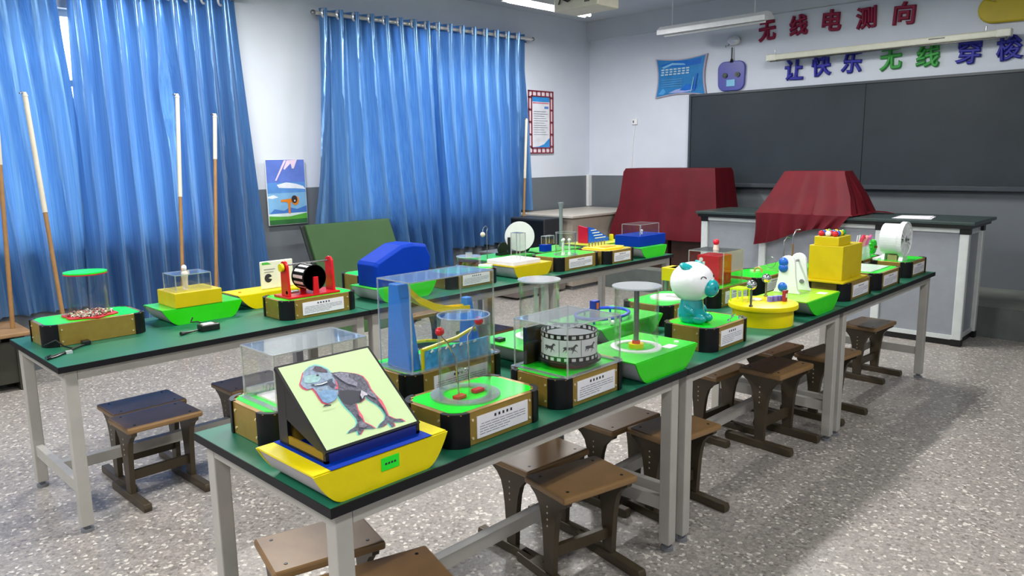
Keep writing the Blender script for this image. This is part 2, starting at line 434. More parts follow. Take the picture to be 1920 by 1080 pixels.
# ------------------------------------------------------------------ stools
def stool_proto():
    r = thing('wooden_stool', '', 'stool', (0, 0, 0), 'wooden stools with iron side frames')
    hz = .392
    MB().box(-.126, .126, -.177, .177, hz-.028, hz).build('seat', WOOD, r, bevel=.008)
    for sx in (-.085, .085):
        for sy in (-.13, .13): MB().cyl((sx, sy, hz-.0005), (sx, sy, hz+.0015), .006, n=8).build('screw', BLACK, r)
    t = hz-.028
    half = [(.116, t), (.112, t-.016), (.082, t-.034), (.058, t-.062), (.045, t-.105), (.036, t-.165), (.029, .10), (.026, .04)]
    poly = half+[(-x, z) for x, z in half[::-1]]
    for s in (-1, 1):
        y = s*.145; m_ = MB(); m_.prism(poly, 'y', y-.012, y+.012)
        for k in range(4): m_.m(1).cyl((-.004, y+s*.0115, t-.055-k*.026), (-.004, y+s*.0135, t-.055-k*.026), .004, n=8)  # pale discs painted as light showing through the adjusting holes
        m_.build('side_leg', [IRON, P('lit_hole', (190, 180, 160), .4)], r)
        f = MB(); f.prism([(-.205, 0), (.19, 0), (.195, .02), (.188, .04), (-.203, .04), (-.21, .02)], 'y', y-.019, y+.019)
        f.build('foot_runner', IRON, r, bevel=.004)
    MB().box(-.011, .011, -.133, .133, .10, .145).build('stretcher', IRON, r)
    MB().box(-.05, -.035, -.133, .133, t-.04, t).build('seat_rail', IRON, r)
    return r
S0 = stool_proto()
STOOLS = [
 (-0.511, 0.262, -14, 'stool at the lower left edge under the dinosaur table, table leg in front'),
 (-0.167, 0.272, -16, 'stool cut off by the bottom edge, in front of the dinosaur table'),
 (-0.485, 1.278, -4, 'stool tucked under the near right table, behind the paler stool'),
 (-0.204, 1.210, -12, 'whole stool standing out front between the near table legs'),
 (-0.506, 1.846, -3, 'stool tucked in just left of the paired legs at the first table joint'),
 (-0.235, 1.914, -8, 'stool in the aisle half hidden by the paired legs at the first table joint'),
 (-0.574, 2.885, -4, 'stool tucked below the yellow round drum, left of a darker one'),
 (-0.262, 2.995, -5, 'dark stool standing out below the yellow round drum'),
 (-0.553, 3.549, -6, 'reddish stool tucked far under the middle table of the right row'),
 (-0.235, 3.643, -6, 'stool behind the paired legs at the second table joint'),
 (-0.345, 4.644, -4, 'farthest stool of the right row, near the white counter'),
 (-2.437, 0.418, 0, 'rear stool of the pair under the left front table'),
 (-2.179, 0.387, 1, 'front stool of the pair under the left front table'),
 (-2.366, 0.976, 0, 'stool behind the clear box beside the dinosaur picture'),
 (-3.137, 2.810, 0, 'stool on the far side of the left row, seen through the slide case'),
 (-2.283, 2.705, 4, 'dark stool seat seen right of the ball rods cylinder'),
]
for i, (x, y, a, l) in enumerate(STOOLS):
    o = S0 if i == 0 else copy_tree(S0)
    o.location = (x, y, 0); o.rotation_euler = (0, 0, math.radians(a)); o['label'] = l
    if i == 7: o.scale = (1, 1, 1.12)          # this one is set higher by its adjusting holes

# ------------------------------------------------------------------ curtains
RZ, RX = 3.0, -5.05
def rod(y0, y1, label):
    r = thing('curtain_rod', label, 'curtain rod', (RX, (y0+y1)/2, RZ))
    MB().cyl((RX, y0, RZ-.02), (RX, y1, RZ+.03), .019).build('rod', P('ivory_rod', (206, 204, 200), .25, .3), r, True)
    for y, z in ((y0, RZ-.02), (y1, RZ+.03)): MB().sphere((RX, y, z), .026).build('finial', STEEL, r, True)
    for y in (y0+.12, y1-.12): MB().box(XL, RX, y-.01, y+.01, RZ-.02, RZ+.0).build('wall_bracket', STEEL, r)
rod(3.17, 6.25, 'steel rod carrying the pair of curtains at the far window')
rod(-1.3, 2.5, 'steel rod carrying the near pair of curtains at the left')
def curtain(label, y0t, y1t, y0b, y1b, n, seed, zb, slope=0.018, flare=1.0, pinch=None, sweep=0.0, dx=0.0):
    rnd = random.Random(seed)
    r = thing('curtain', label, 'curtain', (RX, (y0t+y1t)/2, RZ), 'blue satin curtains')
    ph = [rnd.uniform(0, 6.28) for _ in range(8)]
    zt = lambda y: RZ+.055+(y-4.7)*slope
    nu, nv = n*20, 34; rows = []
    for j in range(nv+1):
        t = j/nv; row = []
        for i in range(nu+1):
            s = i/nu
            yt = y0t+(y1t-y0t)*s; yb = y0b+(y1b-y0b)*s
            k = t**flare
            y = yt+(yb-yt)*k
            z1 = zb(s); z0 = zt(yt); z = z0+(z1-z0)*t
            pr = 2*pi*n*s+t*(1.1*math.sin(5*s+ph[0])+.8*math.sin(11*s+ph[1]))+.5*t*t*math.sin(17*s+ph[2])
            A = .058+.018*t+.016*t*math.sin(9*s+ph[3])
            x = RX-.01+A*math.sin(pr+.55*math.sin(pr)*min(1, 3*t))+.018*t*math.sin(2.0*pr+ph[4]+3*t)+.009*t*math.sin(4.1*pr+6*t+ph[5])
            if pinch and t > .02:
                d = math.exp(-((s-pinch[0])/pinch[2])**2-((t-pinch[1])/.1)**2); y += .05*d*(1 if s > pinch[0] else -1); x -= .05*d
            y += .016*math.cos(pr)*t+.03*t*t*math.sin(6*s+ph[6])+sweep*t*t*math.sin(pi*s)
            row.append((max(min(x+dx*min(1, t*5), -4.92), -5.165), y, z))
        rows.append(row)
    MB().sheet(rows).build('curtain_panel', SATIN, r, True, recalc=False)
    for k in range(2*n):
        s = (k+.5)/(2*n)*1.0
        s = k/(2*n)+1e-3
        y = y0t+(y1t-y0t)*s
        if k == 0: y += .02
        z = RZ+.005+(y-4.7)*slope
        if k % 2 == 0: MB().tube([(RX+.03-.62*.036*math.cos(q), y+.78*.036*math.cos(q), z+.036*math.sin(q)) for q in [k_*pi/9 for k_ in range(18)]], .0105, 7, True).build('eyelet', P('silver_eyelet', (226, 226, 230), .25, .5), r, True)
def hem_a(s): return 0.97 if s < .40 else (0.97-(s-.40)/.05*.6 if s < .45 else .37)
curtain('blue satin curtain with a raised hem, left half at the far window', 3.24, 4.70, 3.02, 4.78, 8, 3, hem_a, flare=1.5, sweep=.22)
curtain('blue satin curtain brightened by daylight, right half at the far window', 4.66, 6.12, 4.72, 6.17, 8, 11, lambda s: .55 if s < .9 else .93, flare=1.3, dx=-.04)
curtain('blue satin curtain cut by the left picture edge', -1.25, .965, -1.3, 1.12, 11, 21, lambda s: .46, slope=.02, flare=.75, dx=-.05)
curtain('wide blue satin curtain gathered behind the clear drum, right of the bright gap', 1.055, 2.39, .99, 2.52, 9, 5, lambda s: .28, slope=.02, flare=1.2, pinch=(.52, .32, .06))

# ------------------------------------------------------------------ poles leaning at the curtains
SHAFT = P('brown_pole_wood', (150, 112, 66), 0.5, 0, .1, 20)
SLV = P('cream_pole_sleeve', (204, 197, 178), 0.55)
def pole(ytop, ztop, ybot, split, label, xt=-4.9, xb=-4.66, zb=0.0):
    r = thing('wooden_pole', label, 'pole', (xb, ybot, zb), 'poles leaning at the curtains')
    A = Vector((xb, ybot, zb)); B = Vector((xt, ytop, ztop)); C_ = A+(B-A)*split
    MB().cyl(A, C_, .015, n=10).build('shaft', SHAFT, r, True)
    MB().cyl(C_, B, .0175, n=10).cyl(B, B+(B-A).normalized()*.03, .021, .012, 10).build('sleeve', SLV, r, True)
    MB().tube([B+Vector((0, 0, .005)), B+Vector((0, -.02, .03)), B+Vector((.01, -.035, .02))], .006, 6).build('hook', STEEL, r, True)
pole(.665, 2.08, .70, .60, 'pole with a long cream top leaning left of the clear drum')
pole(1.755, 2.12, 1.53, .62, 'thin pole leaning behind the small white figure')
pole(2.06, 1.97, 1.80, .82, 'shorter pole leaning nearest the grey wall strip')
pole(5.975, 2.03, 5.84, .66, 'pole leaning at the right edge of the far curtain', -4.915, -4.90)
pole(.475, 2.05, .385, .72, 'pole cut by the left picture edge', -4.9, -4.80, .431)

# ------------------------------------------------------------------ left wall pieces
r = thing('landscape_poster', 'glossy poster of sky and grass hanging between the curtains', 'poster', (XL+.03, 2.83, .98))
o = MB().box(XL+.028, XL+.036, 2.625, 3.04, .985, 1.61).build('poster_board', WHITE, r)
pm = lambda n, *c: P('print_'+n, c, .25, 0, .12, 8)
sky1, sky2, sky3 = pm('violet_blue', 96, 122, 205), pm('mid_sky', 92, 146, 214), pm('pale_sky', 128, 180, 222)
lay = [(sky1, rect(0, .40, .405, .615)), (sky2, rect(0, .30, .405, .40)), (sky3, rect(0, .10, .405, .30)),
       (pm('cloud', 226, 232, 244), [(.10, .38), (.2, .40), (.3, .385), (.38, .36), (.405, .33), (.3, .34), (.2, .345), (.12, .35)]),
       (pm('cloud', 226, 232, 244), [(0, .27), (.06, .285), (.11, .26), (.05, .25), (0, .255)]),
       (pm('pale_ray', 236, 214, 236), [(.19, .61), (.215, .61), (.10, .42), (.085, .42)]),
       (pm('pale_ray', 236, 214, 236), [(.22, .61), (.33, .615), (.29, .53), (.27, .53), (.26, .58), (.19, .52), (.18, .53)]),
       (pm('hill', 72, 120, 196), [(0, .10), (.06, .15), (.16, .13), (.22, .16), (.3, .14), (.405, .17), (.405, .10)]),
       (pm('mist', 206, 226, 226), rect(0, .075, .405, .105)),
       (pm('grass', 84, 162, 62), [(0, .04), (0, .085), (.2, .07), (.405, .10), (.405, .04)]),
       (pm('grass_dark', 52, 104, 60), rect(0, .0, .405, .045)),
       (pm('orange', 226, 132, 34), [(.13, .235), (.25, .245), (.25, .215), (.23, .2), (.225, .1), (.205, .1), (.205, .2), (.185, .215), (.13, .215)]),
       (pm('orange', 226, 132, 34), ell(.285, .225, .04, .045)),
       (INK, ell(.275, .235, .032, .038)), (pm('white_dot', 240, 240, 240), ell(.278, .222, .007, .009, 10))]
art('printed_picture', lay, (XL+.0365, 2.63, .99), (0, 1, 0), (0, 0, 1), (1, 0, 0), r)
r = thing('framed_notice', 'tall notice in a dark red fretwork frame by the room corner', 'notice', (XL+.01, 6.53, 1.64))
FRM = P('dark_red_fretwork', (128, 34, 50), .45)
MB().box(XL+.004, XL+.012, 6.29, 6.77, 1.64, 2.435).build('backing', P('pale_pink_board', (232, 220, 228), .6), r)
f = MB(); x0, x1 = XL+.012, XL+.024
for a, b, c, d in ((6.29, 6.77, 1.64, 1.655), (6.29, 6.77, 2.42, 2.435), (6.29, 6.305, 1.64, 2.435), (6.755, 6.77, 1.64, 2.435),
                   (6.345, 6.715, 1.705, 1.718), (6.345, 6.715, 2.358, 2.37), (6.345, 6.357, 1.705, 2.37), (6.703, 6.715, 1.705, 2.37)): f.box(x0, x1, a, b, c, d)
for k in range(5):
    z = 1.72+k*.155; f.box(x0, x1, 6.29, 6.35, z, z+.02).box(x0, x1, 6.71, 6.77, z, z+.02)
for k in range(5):
    y = 6.36+k*.083; f.box(x0, x1, y, y+.014, 1.65, 1.71).box(x0, x1, y, y+.014, 2.365, 2.425)
f.build('fretwork_frame', FRM, r)
lay = [(pm('sheet', 222, 226, 232), rect(.07, .075, .41, .72)), (pm('banner', 40, 142, 216), [(.07, .655), (.41, .655), (.41, .72), (.07, .72)]),
       (pm('rose_line', 206, 120, 140), rect(.085, .632, .40, .648)), (pm('blue_tag', 90, 130, 205), rect(.31, .57, .39, .60)),
       (pm('banner', 40, 142, 216), [(.07, .08), (.20, .09), (.30, .12), (.41, .20), (.41, .075), (.07, .075)])]
for k in range(11): lay.append((LINE, rect(.10, .24+k*.029, .37-.03*(k % 3), .246+k*.029)))
art('printed_notice', lay, (XL+.0125, 6.29, 1.64), (0, 1, 0), (0, 0, 1), (1, 0, 0), r)
tag(MB().box(XL, XL+.04, YF-.07, YF, .905, 1.34).build('corner_conduit', WHITE), 'short white conduit in the room corner above the beige cabinet', 'conduit')
r = thing('wall_switch', 'small white switch box on the front wall left of the blackboard', 'switch', (-4.42, YF, 2.02))
MB().box(-4.46, -4.38, YF-.03, YF, 2.0, 2.07).build('switch_box', WHITE, r, bevel=.004)
MB().box(-4.44, -4.42, YF-.035, YF-.029, 2.02, 2.05).build('rocker', GREY, r)
MB().tube([(-4.42, YF-.008, 2.0), (-4.45, YF-.008, 1.75), (-4.47, YF-.008, 1.4)], .006).build('cable', PAPER, r, True)

# low bench at the left, green folding board
BW = P('worn_brown_board', (150, 116, 78), .5, 0, .15, 8)
DARKW = P('dark_bench_panel', (46, 46, 36), .6, 0, .15)
r = thing('low_bench', 'low brown bench under the near curtain at the left edge', 'bench', (-4.9, -.3, 0))
MB().box(-5.14, -4.60, -1.3, .46, .40, .43).build('bench_top', BW, r, bevel=.008)
MB().box(-5.1, -4.66, .36, .42, 0, .40).build('end_panel', DARKW, r)
MB().box(-5.1, -4.66, -1.26, -1.2, 0, .40).build('end_panel', DARKW, r)
MB().box(-4.70, -4.67, -1.2, .36, .06, .36).build('front_panel', DARKW, r)
GBD = P('dull_green_board', (50, 82, 42), .6, 0, .08, 4, spec=.3)
r = thing('folding_board', 'dull green board leaning below the far curtain', 'board', (-4.55, 3.25, 0))
b = MB(); b.prism([(-4.33, 0), (-4.29, 0), (-4.76, 1.0), (-4.80, 1.0)], 'y', 2.78, 3.74); b.build('green_sheet', GBD, r, bevel=.01)
b = MB(); b.prism([(-4.345, 0.005), (-4.335, 0.005), (-4.805, .99), (-4.83, .99)], 'y', 2.755, 3.765); b.build('backing_frame', P('dark_green_frame', (34, 42, 36), .6), r)

# ------------------------------------------------------------------ front-left corner furniture
CABM = P('beige_cabinet', (164, 154, 142), .5, 0, .05)
r = thing('corner_cabinet', 'beige cabinet in the room corner left of the red covered furniture', 'cabinet', (-4.63, 6.75, 0))
MB().box(-5.14, -4.22, 6.02, 7.48, 0.05, .87).build('cabinet_body', CABM, r)
MB().box(-5.15, -4.19, 5.98, 7.485, .87, .90).build('cabinet_top', P('grey_beige_top', (182, 176, 166), .4), r, bevel=.005)
MB().box(-5.10, -4.26, 6.06, 7.44, 0, .05).build('plinth', GREY, r)
r = thing('low_cabinet', 'low brownish cabinet standing under the black box by the far curtain', 'cabinet', (-4.7, 5.5, 0))
MB().box(-4.86, -4.28, 5.1, 5.95, .03, .50).build('cabinet_body', P('taupe_cabinet', (118, 108, 102), .5), r)
MB().box(-4.87, -4.26, 5.08, 5.96, .50, .52).build('cabinet_top', GREY, r)
r = thing('loudspeaker', 'black boxy loudspeaker in front of the beige corner cabinet', 'speaker', (-4.6, 5.75, .52))
MB().box(-4.85, -4.30, 5.60, 5.94, .52, .885).build('speaker_box', P('charcoal_shell', (38, 42, 46), .5), r, bevel=.012)
MB().box(-4.83, -4.32, 5.594, 5.601, .55, .86).build('speaker_grille', BLACK, r)
DKB = P('dark_brown_varnish', (58, 38, 32), .25, 0, .15, 6)
r = thing('dark_desk', 'dark brown desk under the large red cloth', 'desk', (-3.4, 6.98, .265))
MB().box(-4.06, -2.66, 6.66, 7.30, .66, .70).build('desk_top', DKB, r, bevel=.012)
MB().box(-4.02, -3.35, 6.72, 7.26, .265, .66).build('pedestal', DKB, r)
MB().box(-3.30, -2.70, 6.72, 7.26, .265, .66).build('pedestal', DKB, r)
MB().box(-3.92, -3.0, 6.96, 7.16, .70, 1.36).build('covered_crate', DKB, r)
def drape(name, label, loops, skirts, seed):
    """cloth: closed rings from the top down, each (x0, x1, y0, y1, z, ripple)"""
    rnd = random.Random(seed); mb = MB(); n = 96; rows = []
    def ringp(x0, x1, y0, y1, z, rip, k):
        out = []; L = [(x0, y0), (x1, y0), (x1, y1), (x0, y1)]
        for i in range(n):
            q = i/n*4; e = int(q) % 4; f = q-int(q); a, b = L[e], L[(e+1) % 4]
            x, y = a[0]+(b[0]-a[0])*f, a[1]+(b[1]-a[1])*f
            nx, ny = ((0, -1), (1, 0), (0, 1), (-1, 0))[e]
            wv = rip*(math.sin(2*pi*f*(4 if e % 2 == 0 else 2.5)+e+seed)+.5*math.sin(2*pi*f*9+seed*2+e))*max(0, math.sin(pi*f))
            out.append((x+nx*wv, y+ny*wv, z+(rip*.4*math.sin(7*q) if k else 0)))
        return out
    x0, x1, y0, y1, z, rip = loops[0]
    rows.append([((x0+x1)/2+(px-(x0+x1)/2)*.01, (y0+y1)/2+(py-(y0+y1)/2)*.01, z+.004) for px, py, pz in ringp(*loops[0], 0)])
    for k, l in enumerate(loops): rows.append(ringp(*l, k == len(loops)-1))
    mb.sheet(rows, True)
    for sk in skirts: mb.sheet(sk)
    return tag(mb.build(name, CLOTH, None, True), label, 'cloth')
drape('red_cloth', 'large dark red cloth over a box left of the blackboard',
      [(-4.05, -2.83, 6.84, 7.22, 1.44, 0), (-4.07, -2.815, 6.82, 7.235, 1.40, .001), (-4.10, -2.76, 6.77, 7.27, 1.0, .005), (-4.13, -2.73, 6.65, 7.31, .74, .008), (-4.14, -2.72, 6.63, 7.33, .62, .010)], [], 2)

# ------------------------------------------------------------------ lecture counter
r = thing('lecture_counter', 'long grey panelled lecture counter with black top before the blackboard', 'counter', (-1.25, 6.3, 0))
MB().box(-2.52, -.02, 5.92, 6.64, 1.0, 1.028).build('countertop', CTOP, r, bevel=.006)
MB().box(-2.50, -.05, 5.935, 6.60, .972, 1.0).build('top_rim', BLACK, r)
posts = [(-2.44, 5.96), (-1.81, 5.96), (-.745, 5.96), (-.095, 5.96), (-2.44, 6.40), (-.095, 6.40)]
for px_, py_ in posts:
    MB().box(px_-.035, px_+.035, py_, py_+.06, .05, .93).build('post', ALUW, r, bevel=.008)
    MB().box(px_-.037, px_+.037, py_-.002, py_+.062, .925, .975).build('corner_joint', BLACK, r)
    MB().box(px_-.037, px_+.037, py_-.002, py_+.062, 0, .055).build('corner_joint', BLACK, r)
for a, b in ((-2.40, -1.845), (-1.775, -.78), (-.71, -.13)):
    MB().box(a, b, 5.985, 6.0, .07, .945).build('front_panel', PANELG, r)
    MB().box(a, b, 5.968, 6.005, .935, .972).build('top_rail', ALUW, r)
    MB().box(a, b, 5.968, 6.005, .05, .085).build('bottom_rail', ALUW, r)
    MB().box(a, b, 5.975, 6.0, .005, .05).build('toe_strip', BLACK, r)
for x_ in (-.10, -2.435):
    MB().box(x_-.006, x_+.006, 6.02, 6.40, .07, .93).build('end_panel', PANELG, r)
    MB().box(x_-.018, x_+.018, 6.02, 6.40, .915, .96).build('end_rail', ALUW, r)
    MB().box(x_-.018, x_+.018, 6.02, 6.40, .05, .085).build('end_rail', ALUW, r)
    MB().box(x_-.012, x_+.012, 6.02, 6.40, .005, .05).build('toe_strip', BLACK, r)
MB().box(-2.40, -.10, 6.42, 6.435, .07, .96).build('back_panel', PANELG, r)
# paper on the counter
pp = MB()
pp.prism([(-.67, 6.02), (-.37, 6.05), (-.42, 6.36), (-.66, 6.33)], 'z', 1.0285, 1.032)
pp.prism([(-.66, 6.04), (-.40, 6.10), (-.44, 6.38), (-.68, 6.31)], 'z', 1.0325, 1.035)
tag(pp.build('paper_sheets', PAPER), 'white paper sheets lying on the black counter top', 'paper')
# second cloth over a slanted lectern-like crate
skirt = []
for j in range(9):
    t = j/8; row = []
    for i in range(49):
        s = i/48
        x = -1.86+(.87-.08*t)*s + .01*math.sin(3*t+9*s)
        zlow = .735+.11*min(1, s*2.2)+.05*s-.03*math.sin(6*s)
        z = 1.037+(zlow-1.037)*t
        y = 5.905-.012*t-.014*t*math.sin(2*pi*s*6+1)-.006*t*math.sin(2*pi*s*13)
        row.append((x, y, z))
    skirt.append(row)
drape('red_cloth', 'dark red cloth over a slanted box on the lecture counter',
      [(-1.70, -1.14, 6.15, 6.34, 1.425, 0), (-1.71, -1.13, 6.13, 6.355, 1.40, .001), (-1.79, -1.03, 6.02, 6.46, 1.2, .014), (-1.86, -.98, 5.925, 6.54, 1.05, .018), (-1.875, -.96, 5.91, 6.56, 1.037, .003)],
      [skirt, [[(-1.0+.0*i, 6.40+.05*i, 1.04+.01*(i % 2)) for i in range(5)], [(-.9, 6.43+.035*i, 1.045) for i in range(5)], [(-.80, 6.48+.01*i, 1.033) for i in range(5)]]], 5)

# ------------------------------------------------------------------ front wall: blackboard, screen, signs
BBM = P('slate_board', (44, 52, 58), .5, 0, .12, 2.5, spec=.3)
r = thing('blackboard', 'wide dark slate blackboard on the front wall', 'blackboard', (-1.3, YF, 1.25))
MB().box(-3.56, -1.492, YF-.035, YF, 1.25, 2.30).build('board_panel', BBM, r)
MB().box(-1.482, .9, YF-.035, YF, 1.25, 2.30).build('board_panel', BBM, r)
f = MB(); f.box(-3.59, .93, YF-.05, YF, 2.30, 2.325).box(-3.59, -3.56, YF-.05, YF, 1.22, 2.30)
MB().box(-1.493, -1.481, YF-.028, YF, 1.25, 2.3).build('board_seam', BLACK, r)
f.build('board_frame', P('dark_grey_frame', (62, 68, 74), .4), r)
MB().box(-3.59, .93, YF-.11, YF, 1.205, 1.25).build('chalk_tray', P('grey_tray', (62, 68, 75), .5, spec=.3), r, bevel=.004)
CREAM = P('cream_screen_case', (214, 214, 196), .4)
r = thing('projection_screen', 'rolled up projection screen in a long cream case between the two sign rows', 'screen', (-1.35, 7.4, 2.6))
MB().box(-2.50, -.19, 7.31, 7.385, 2.608, 2.672).build('screen_case', CREAM, r, bevel=.012)
MB().box(-2.47, -.22, 7.33, 7.36, 2.596, 2.609).build('bottom_slot', BLACK, r)
for x in (-2.42, -.39):
    MB().box(x-.012, x+.012, 7.385, YF, 2.63, 2.65).cyl((x, 7.35, 2.672), (x, 7.35, 2.72), .006).build('bracket', STEEL, r)
    e_ = -2.45 if x < -1 else -.24
    MB().box(e_-.06, e_+.06, 7.305, 7.39, 2.604, 2.676).build('end_cap', P('pale_end_cap', (222, 222, 208), .4), r, bevel=.01)
MB().box(-.86, -.72, 7.305, 7.311, 2.645, 2.655).build('badge', BLACK, r)

def glyph(ch, cx, cz, h, wd, m, label, tilt=0):
    cu = bpy.data.curves.new('glyph', 'FONT'); cu.body = ch; cu.size = 1; cu.extrude = .045; cu.bevel_depth = .034; cu.bevel_resolution = 0
    cu.align_x = 'CENTER'
    tmp = bpy.data.objects.new('glyph', cu); COL.objects.link(tmp)
    dg = bpy.context.evaluated_depsgraph_get(); dg.update()
    me = bpy.data.meshes.new_from_object(tmp.evaluated_get(dg)); bpy.data.objects.remove(tmp); bpy.data.curves.remove(cu)
    xs = [v.co.x for v in me.vertices]; ys_ = [v.co.y for v in me.vertices]
    mx, my = (min(xs)+max(xs))/2, (min(ys_)+max(ys_))/2
    sx, sy = wd/(max(xs)-min(xs)), h/(max(ys_)-min(ys_))
    for v in me.vertices:
        x, y, z = (v.co.x-mx)*sx, (v.co.y-my)*sy, v.co.z*.3
        v.co = (x, -z, y)
    me.materials.clear(); me.materials.append(m)
    o = bpy.data.objects.new('foam_character', me); COL.objects.link(o)
    o.location = (cx, YF-.016, cz); o.rotation_euler = (0, math.radians(tilt), 0)
    return tag(o, label, 'sign character', 'foam characters on the front wall')
CH1 = (('无', -2.62, 2.967, 'first dark red character of the top row, at the lamp end'), ('线', -2.255, 2.984, 'second dark red character of the top row'),
       ('电', -1.888, 2.987, 'third dark red character, middle of the top row'), ('测', -1.537, 2.967, 'fourth dark red character of the top row'), ('向', -1.166, 2.962, 'last dark red character of the top row, nearest the yellow shape'))
for i, (c, x, z, l) in enumerate(CH1): glyph(c, x, z, .225, .205, MAROON, l, (-3, -4, 3, -2, 3)[i])
CH2 = (('让', -2.28, 2.51, NAVY, 'blue character at the left start of the lower row'), ('快', -1.978, 2.53, NAVY, 'second blue character of the lower row'), ('乐', -1.652, 2.535, NAVY, 'third blue character, left of the green pair'),
       ('无', -1.269, 2.53, FGREEN, 'left one of the two green characters'), ('线', -.92, 2.53, FGREEN, 'right one of the two green characters'), ('穿', -.566, 2.527, NAVY, 'blue character right of the green pair'), ('梭', -.23, 2.53, NAVY, 'blue character at the right picture edge'))
for i, (c, x, z, m_, l) in enumerate(CH2): glyph(c, x, z, .235, .215, m_, l, (2, -3, 4, -3, 2, 3, -4)[i])
# cushion shaped poster with printed lines
def concave(w_, h_, d, n=10):
    P_ = []
    for (a, b) in (((0, 0), (w_, 0)), ((w_, 0), (w_, h_)), ((w_, h_), (0, h_)), ((0, h_), (0, 0))):
        for i in range(n):
            t = i/n; k = d*math.sin(pi*t)
            x, y = a[0]+(b[0]-a[0])*t, a[1]+(b[1]-a[1])*t
            nx, ny = (w_/2-x, h_/2-y); L = math.hypot(nx, ny)
            dx, dy = b[0]-a[0], b[1]-a[1]; q = math.hypot(dx, dy)
            P_.append((x-dy/q*k, y+dx/q*k))
    return P_
r = thing('shaped_poster', 'blue poster with curved-in edges left of the robot face sign', 'poster', (-3.74, YF, 2.3))
MB().prism([(-4.10+u, 2.31+v) for u, v in concave(.735, .49, .035)], 'y', YF-.03, YF-.002).build('poster_board', P('grey_pink_edge', (170, 160, 176), .5), r)
lay = [(pm('sea_blue', 52, 128, 190), [(.02+u*.945, .015+v*.94) for u, v in concave(.735, .49, .035)]),
       (pm('bright_blue', 36, 108, 200), [(.04, .40), (.3, .44), (.5, .43), (.66, .45), (.66, .38), (.4, .36), (.15, .38)]),
       (pm('pale_band', 132, 186, 220), [(.1, .38), (.25, .42), (.42, .40), (.44, .38), (.25, .395), (.12, .36)]),
       (pm('foam_blue', 84, 160, 220), [(.05, .05), (.12, .12), (.16, .07), (.12, .04)]),
       (pm('lilac_band', 164, 176, 228), [(.2, .055), (.3, .09), (.6, .13), (.58, .07), (.4, .05)]),
       (pm('bright_blue', 36, 108, 200), [(.36, .08), (.45, .15), (.62, .13), (.6, .085), (.45, .07)])]
for k in range(3):
    v = .335-k*.03
    for q in range(7): lay.append((pm('sign_text', 190, 214, 228), rect(.09+q*.06+.006*(k % 2), v, .09+q*.06+.045, v+.016)))
for k in range(4): lay.append((pm('faint_text', 110, 166, 208), rect(.10, .215-k*.028, .40, .221-k*.028)))
lay += [(pm('pen_blue', 40, 96, 190), [(.55, .06), (.58, .06), (.62, .26), (.605, .27)]), (pm('pale_band', 132, 186, 220), [(.52, .05), (.535, .05), (.57, .22), (.56, .23)])]
art('printed_face', lay, (-4.10, YF-.0305, 2.31), (1, 0, 0), (0, 0, 1), (0, -1, 0), r)
# robot face sign with dish
NV = P('indigo_sign', (64, 68, 160), .35)
r = thing('robot_face_sign', 'indigo rounded robot face sign with silver dish antenna above it', 'sign', (-3.04, YF, 2.33))
pl = []
for (cx, cz, a0) in ((.09, .255, 0), (-.09, .255, 90), (-.085, .085, 180), (.085, .085, 270)):
    for k in range(7):
        a = math.radians(a0+k*15); pl.append((-3.04+cx+.085*math.cos(a), 2.335+cz+.085*math.sin(a)))
MB().prism(pl, 'y', YF-.035, YF-.002).build('face_plate', NV, r, bevel=.008)
for dx in (-.075, .085):
    e = MB().cyl((-3.04+dx, YF-.05, 2.515), (-3.04+dx, YF-.034, 2.515), .030, n=20).build('eye', BLACK, r, True)
    MB().sphere((-3.04+dx+.004, YF-.052, 2.515), (.013, .006, .013)).build('eye_glint', P('eye_ring', (70, 110, 60), .2), e, True)
MB().box(-3.095, -2.985, YF-.042, YF-.034, 2.385, 2.465).build('mouth_plate', P('pale_cyan', (120, 190, 225), .4), r, bevel=.006)
MB().cyl((-3.04, YF-.03, 2.67), (-3.04, YF-.03, 2.83), .008).cyl((-3.04, YF-.03, 2.66), (-3.04, YF-.03, 2.70), .025, .012).build('antenna_stem', BLACK, r, True)
MB().sphere((-3.015, YF-.045, 2.905), (.085, .03, .055), mat=Matrix.Rotation(.15, 3, 'Y')).build('dish', P('silver_foil', (226, 228, 232), .25, .3), r, True)
d = MB()
for k in range(3): d.tube([(-3.11+k*.02+.02*k*math.cos(a), YF-.05, 2.86+.015*k-.03*math.sin(a)*.8+.0) for a in [i*.3 for i in range(6)]], .006, 6)
d.build('signal_arcs', GREY, r, True)
# yellow rounded foam shape
pl = []
for (cx, cz, rr, a0, a1) in ((.62, .0, .17, -90, 90), (.35, .12, .16, 20, 160), (.02, .09, .12, 60, 200), (-.10, -.02, .13, 130, 270)):
    for k in range(9):
        a = math.radians(a0+(a1-a0)*k/8); pl.append((-.28+cx+rr*math.cos(a), 2.91+cz+rr*math.sin(a)))
tag(MB().prism(pl, 'y', YF-.06, YF-.002).build('foam_cloud', P('mustard_foam', (190, 168, 14), .5), bevel=.015), 'mustard yellow rounded foam shape at the upper right edge', 'sign')

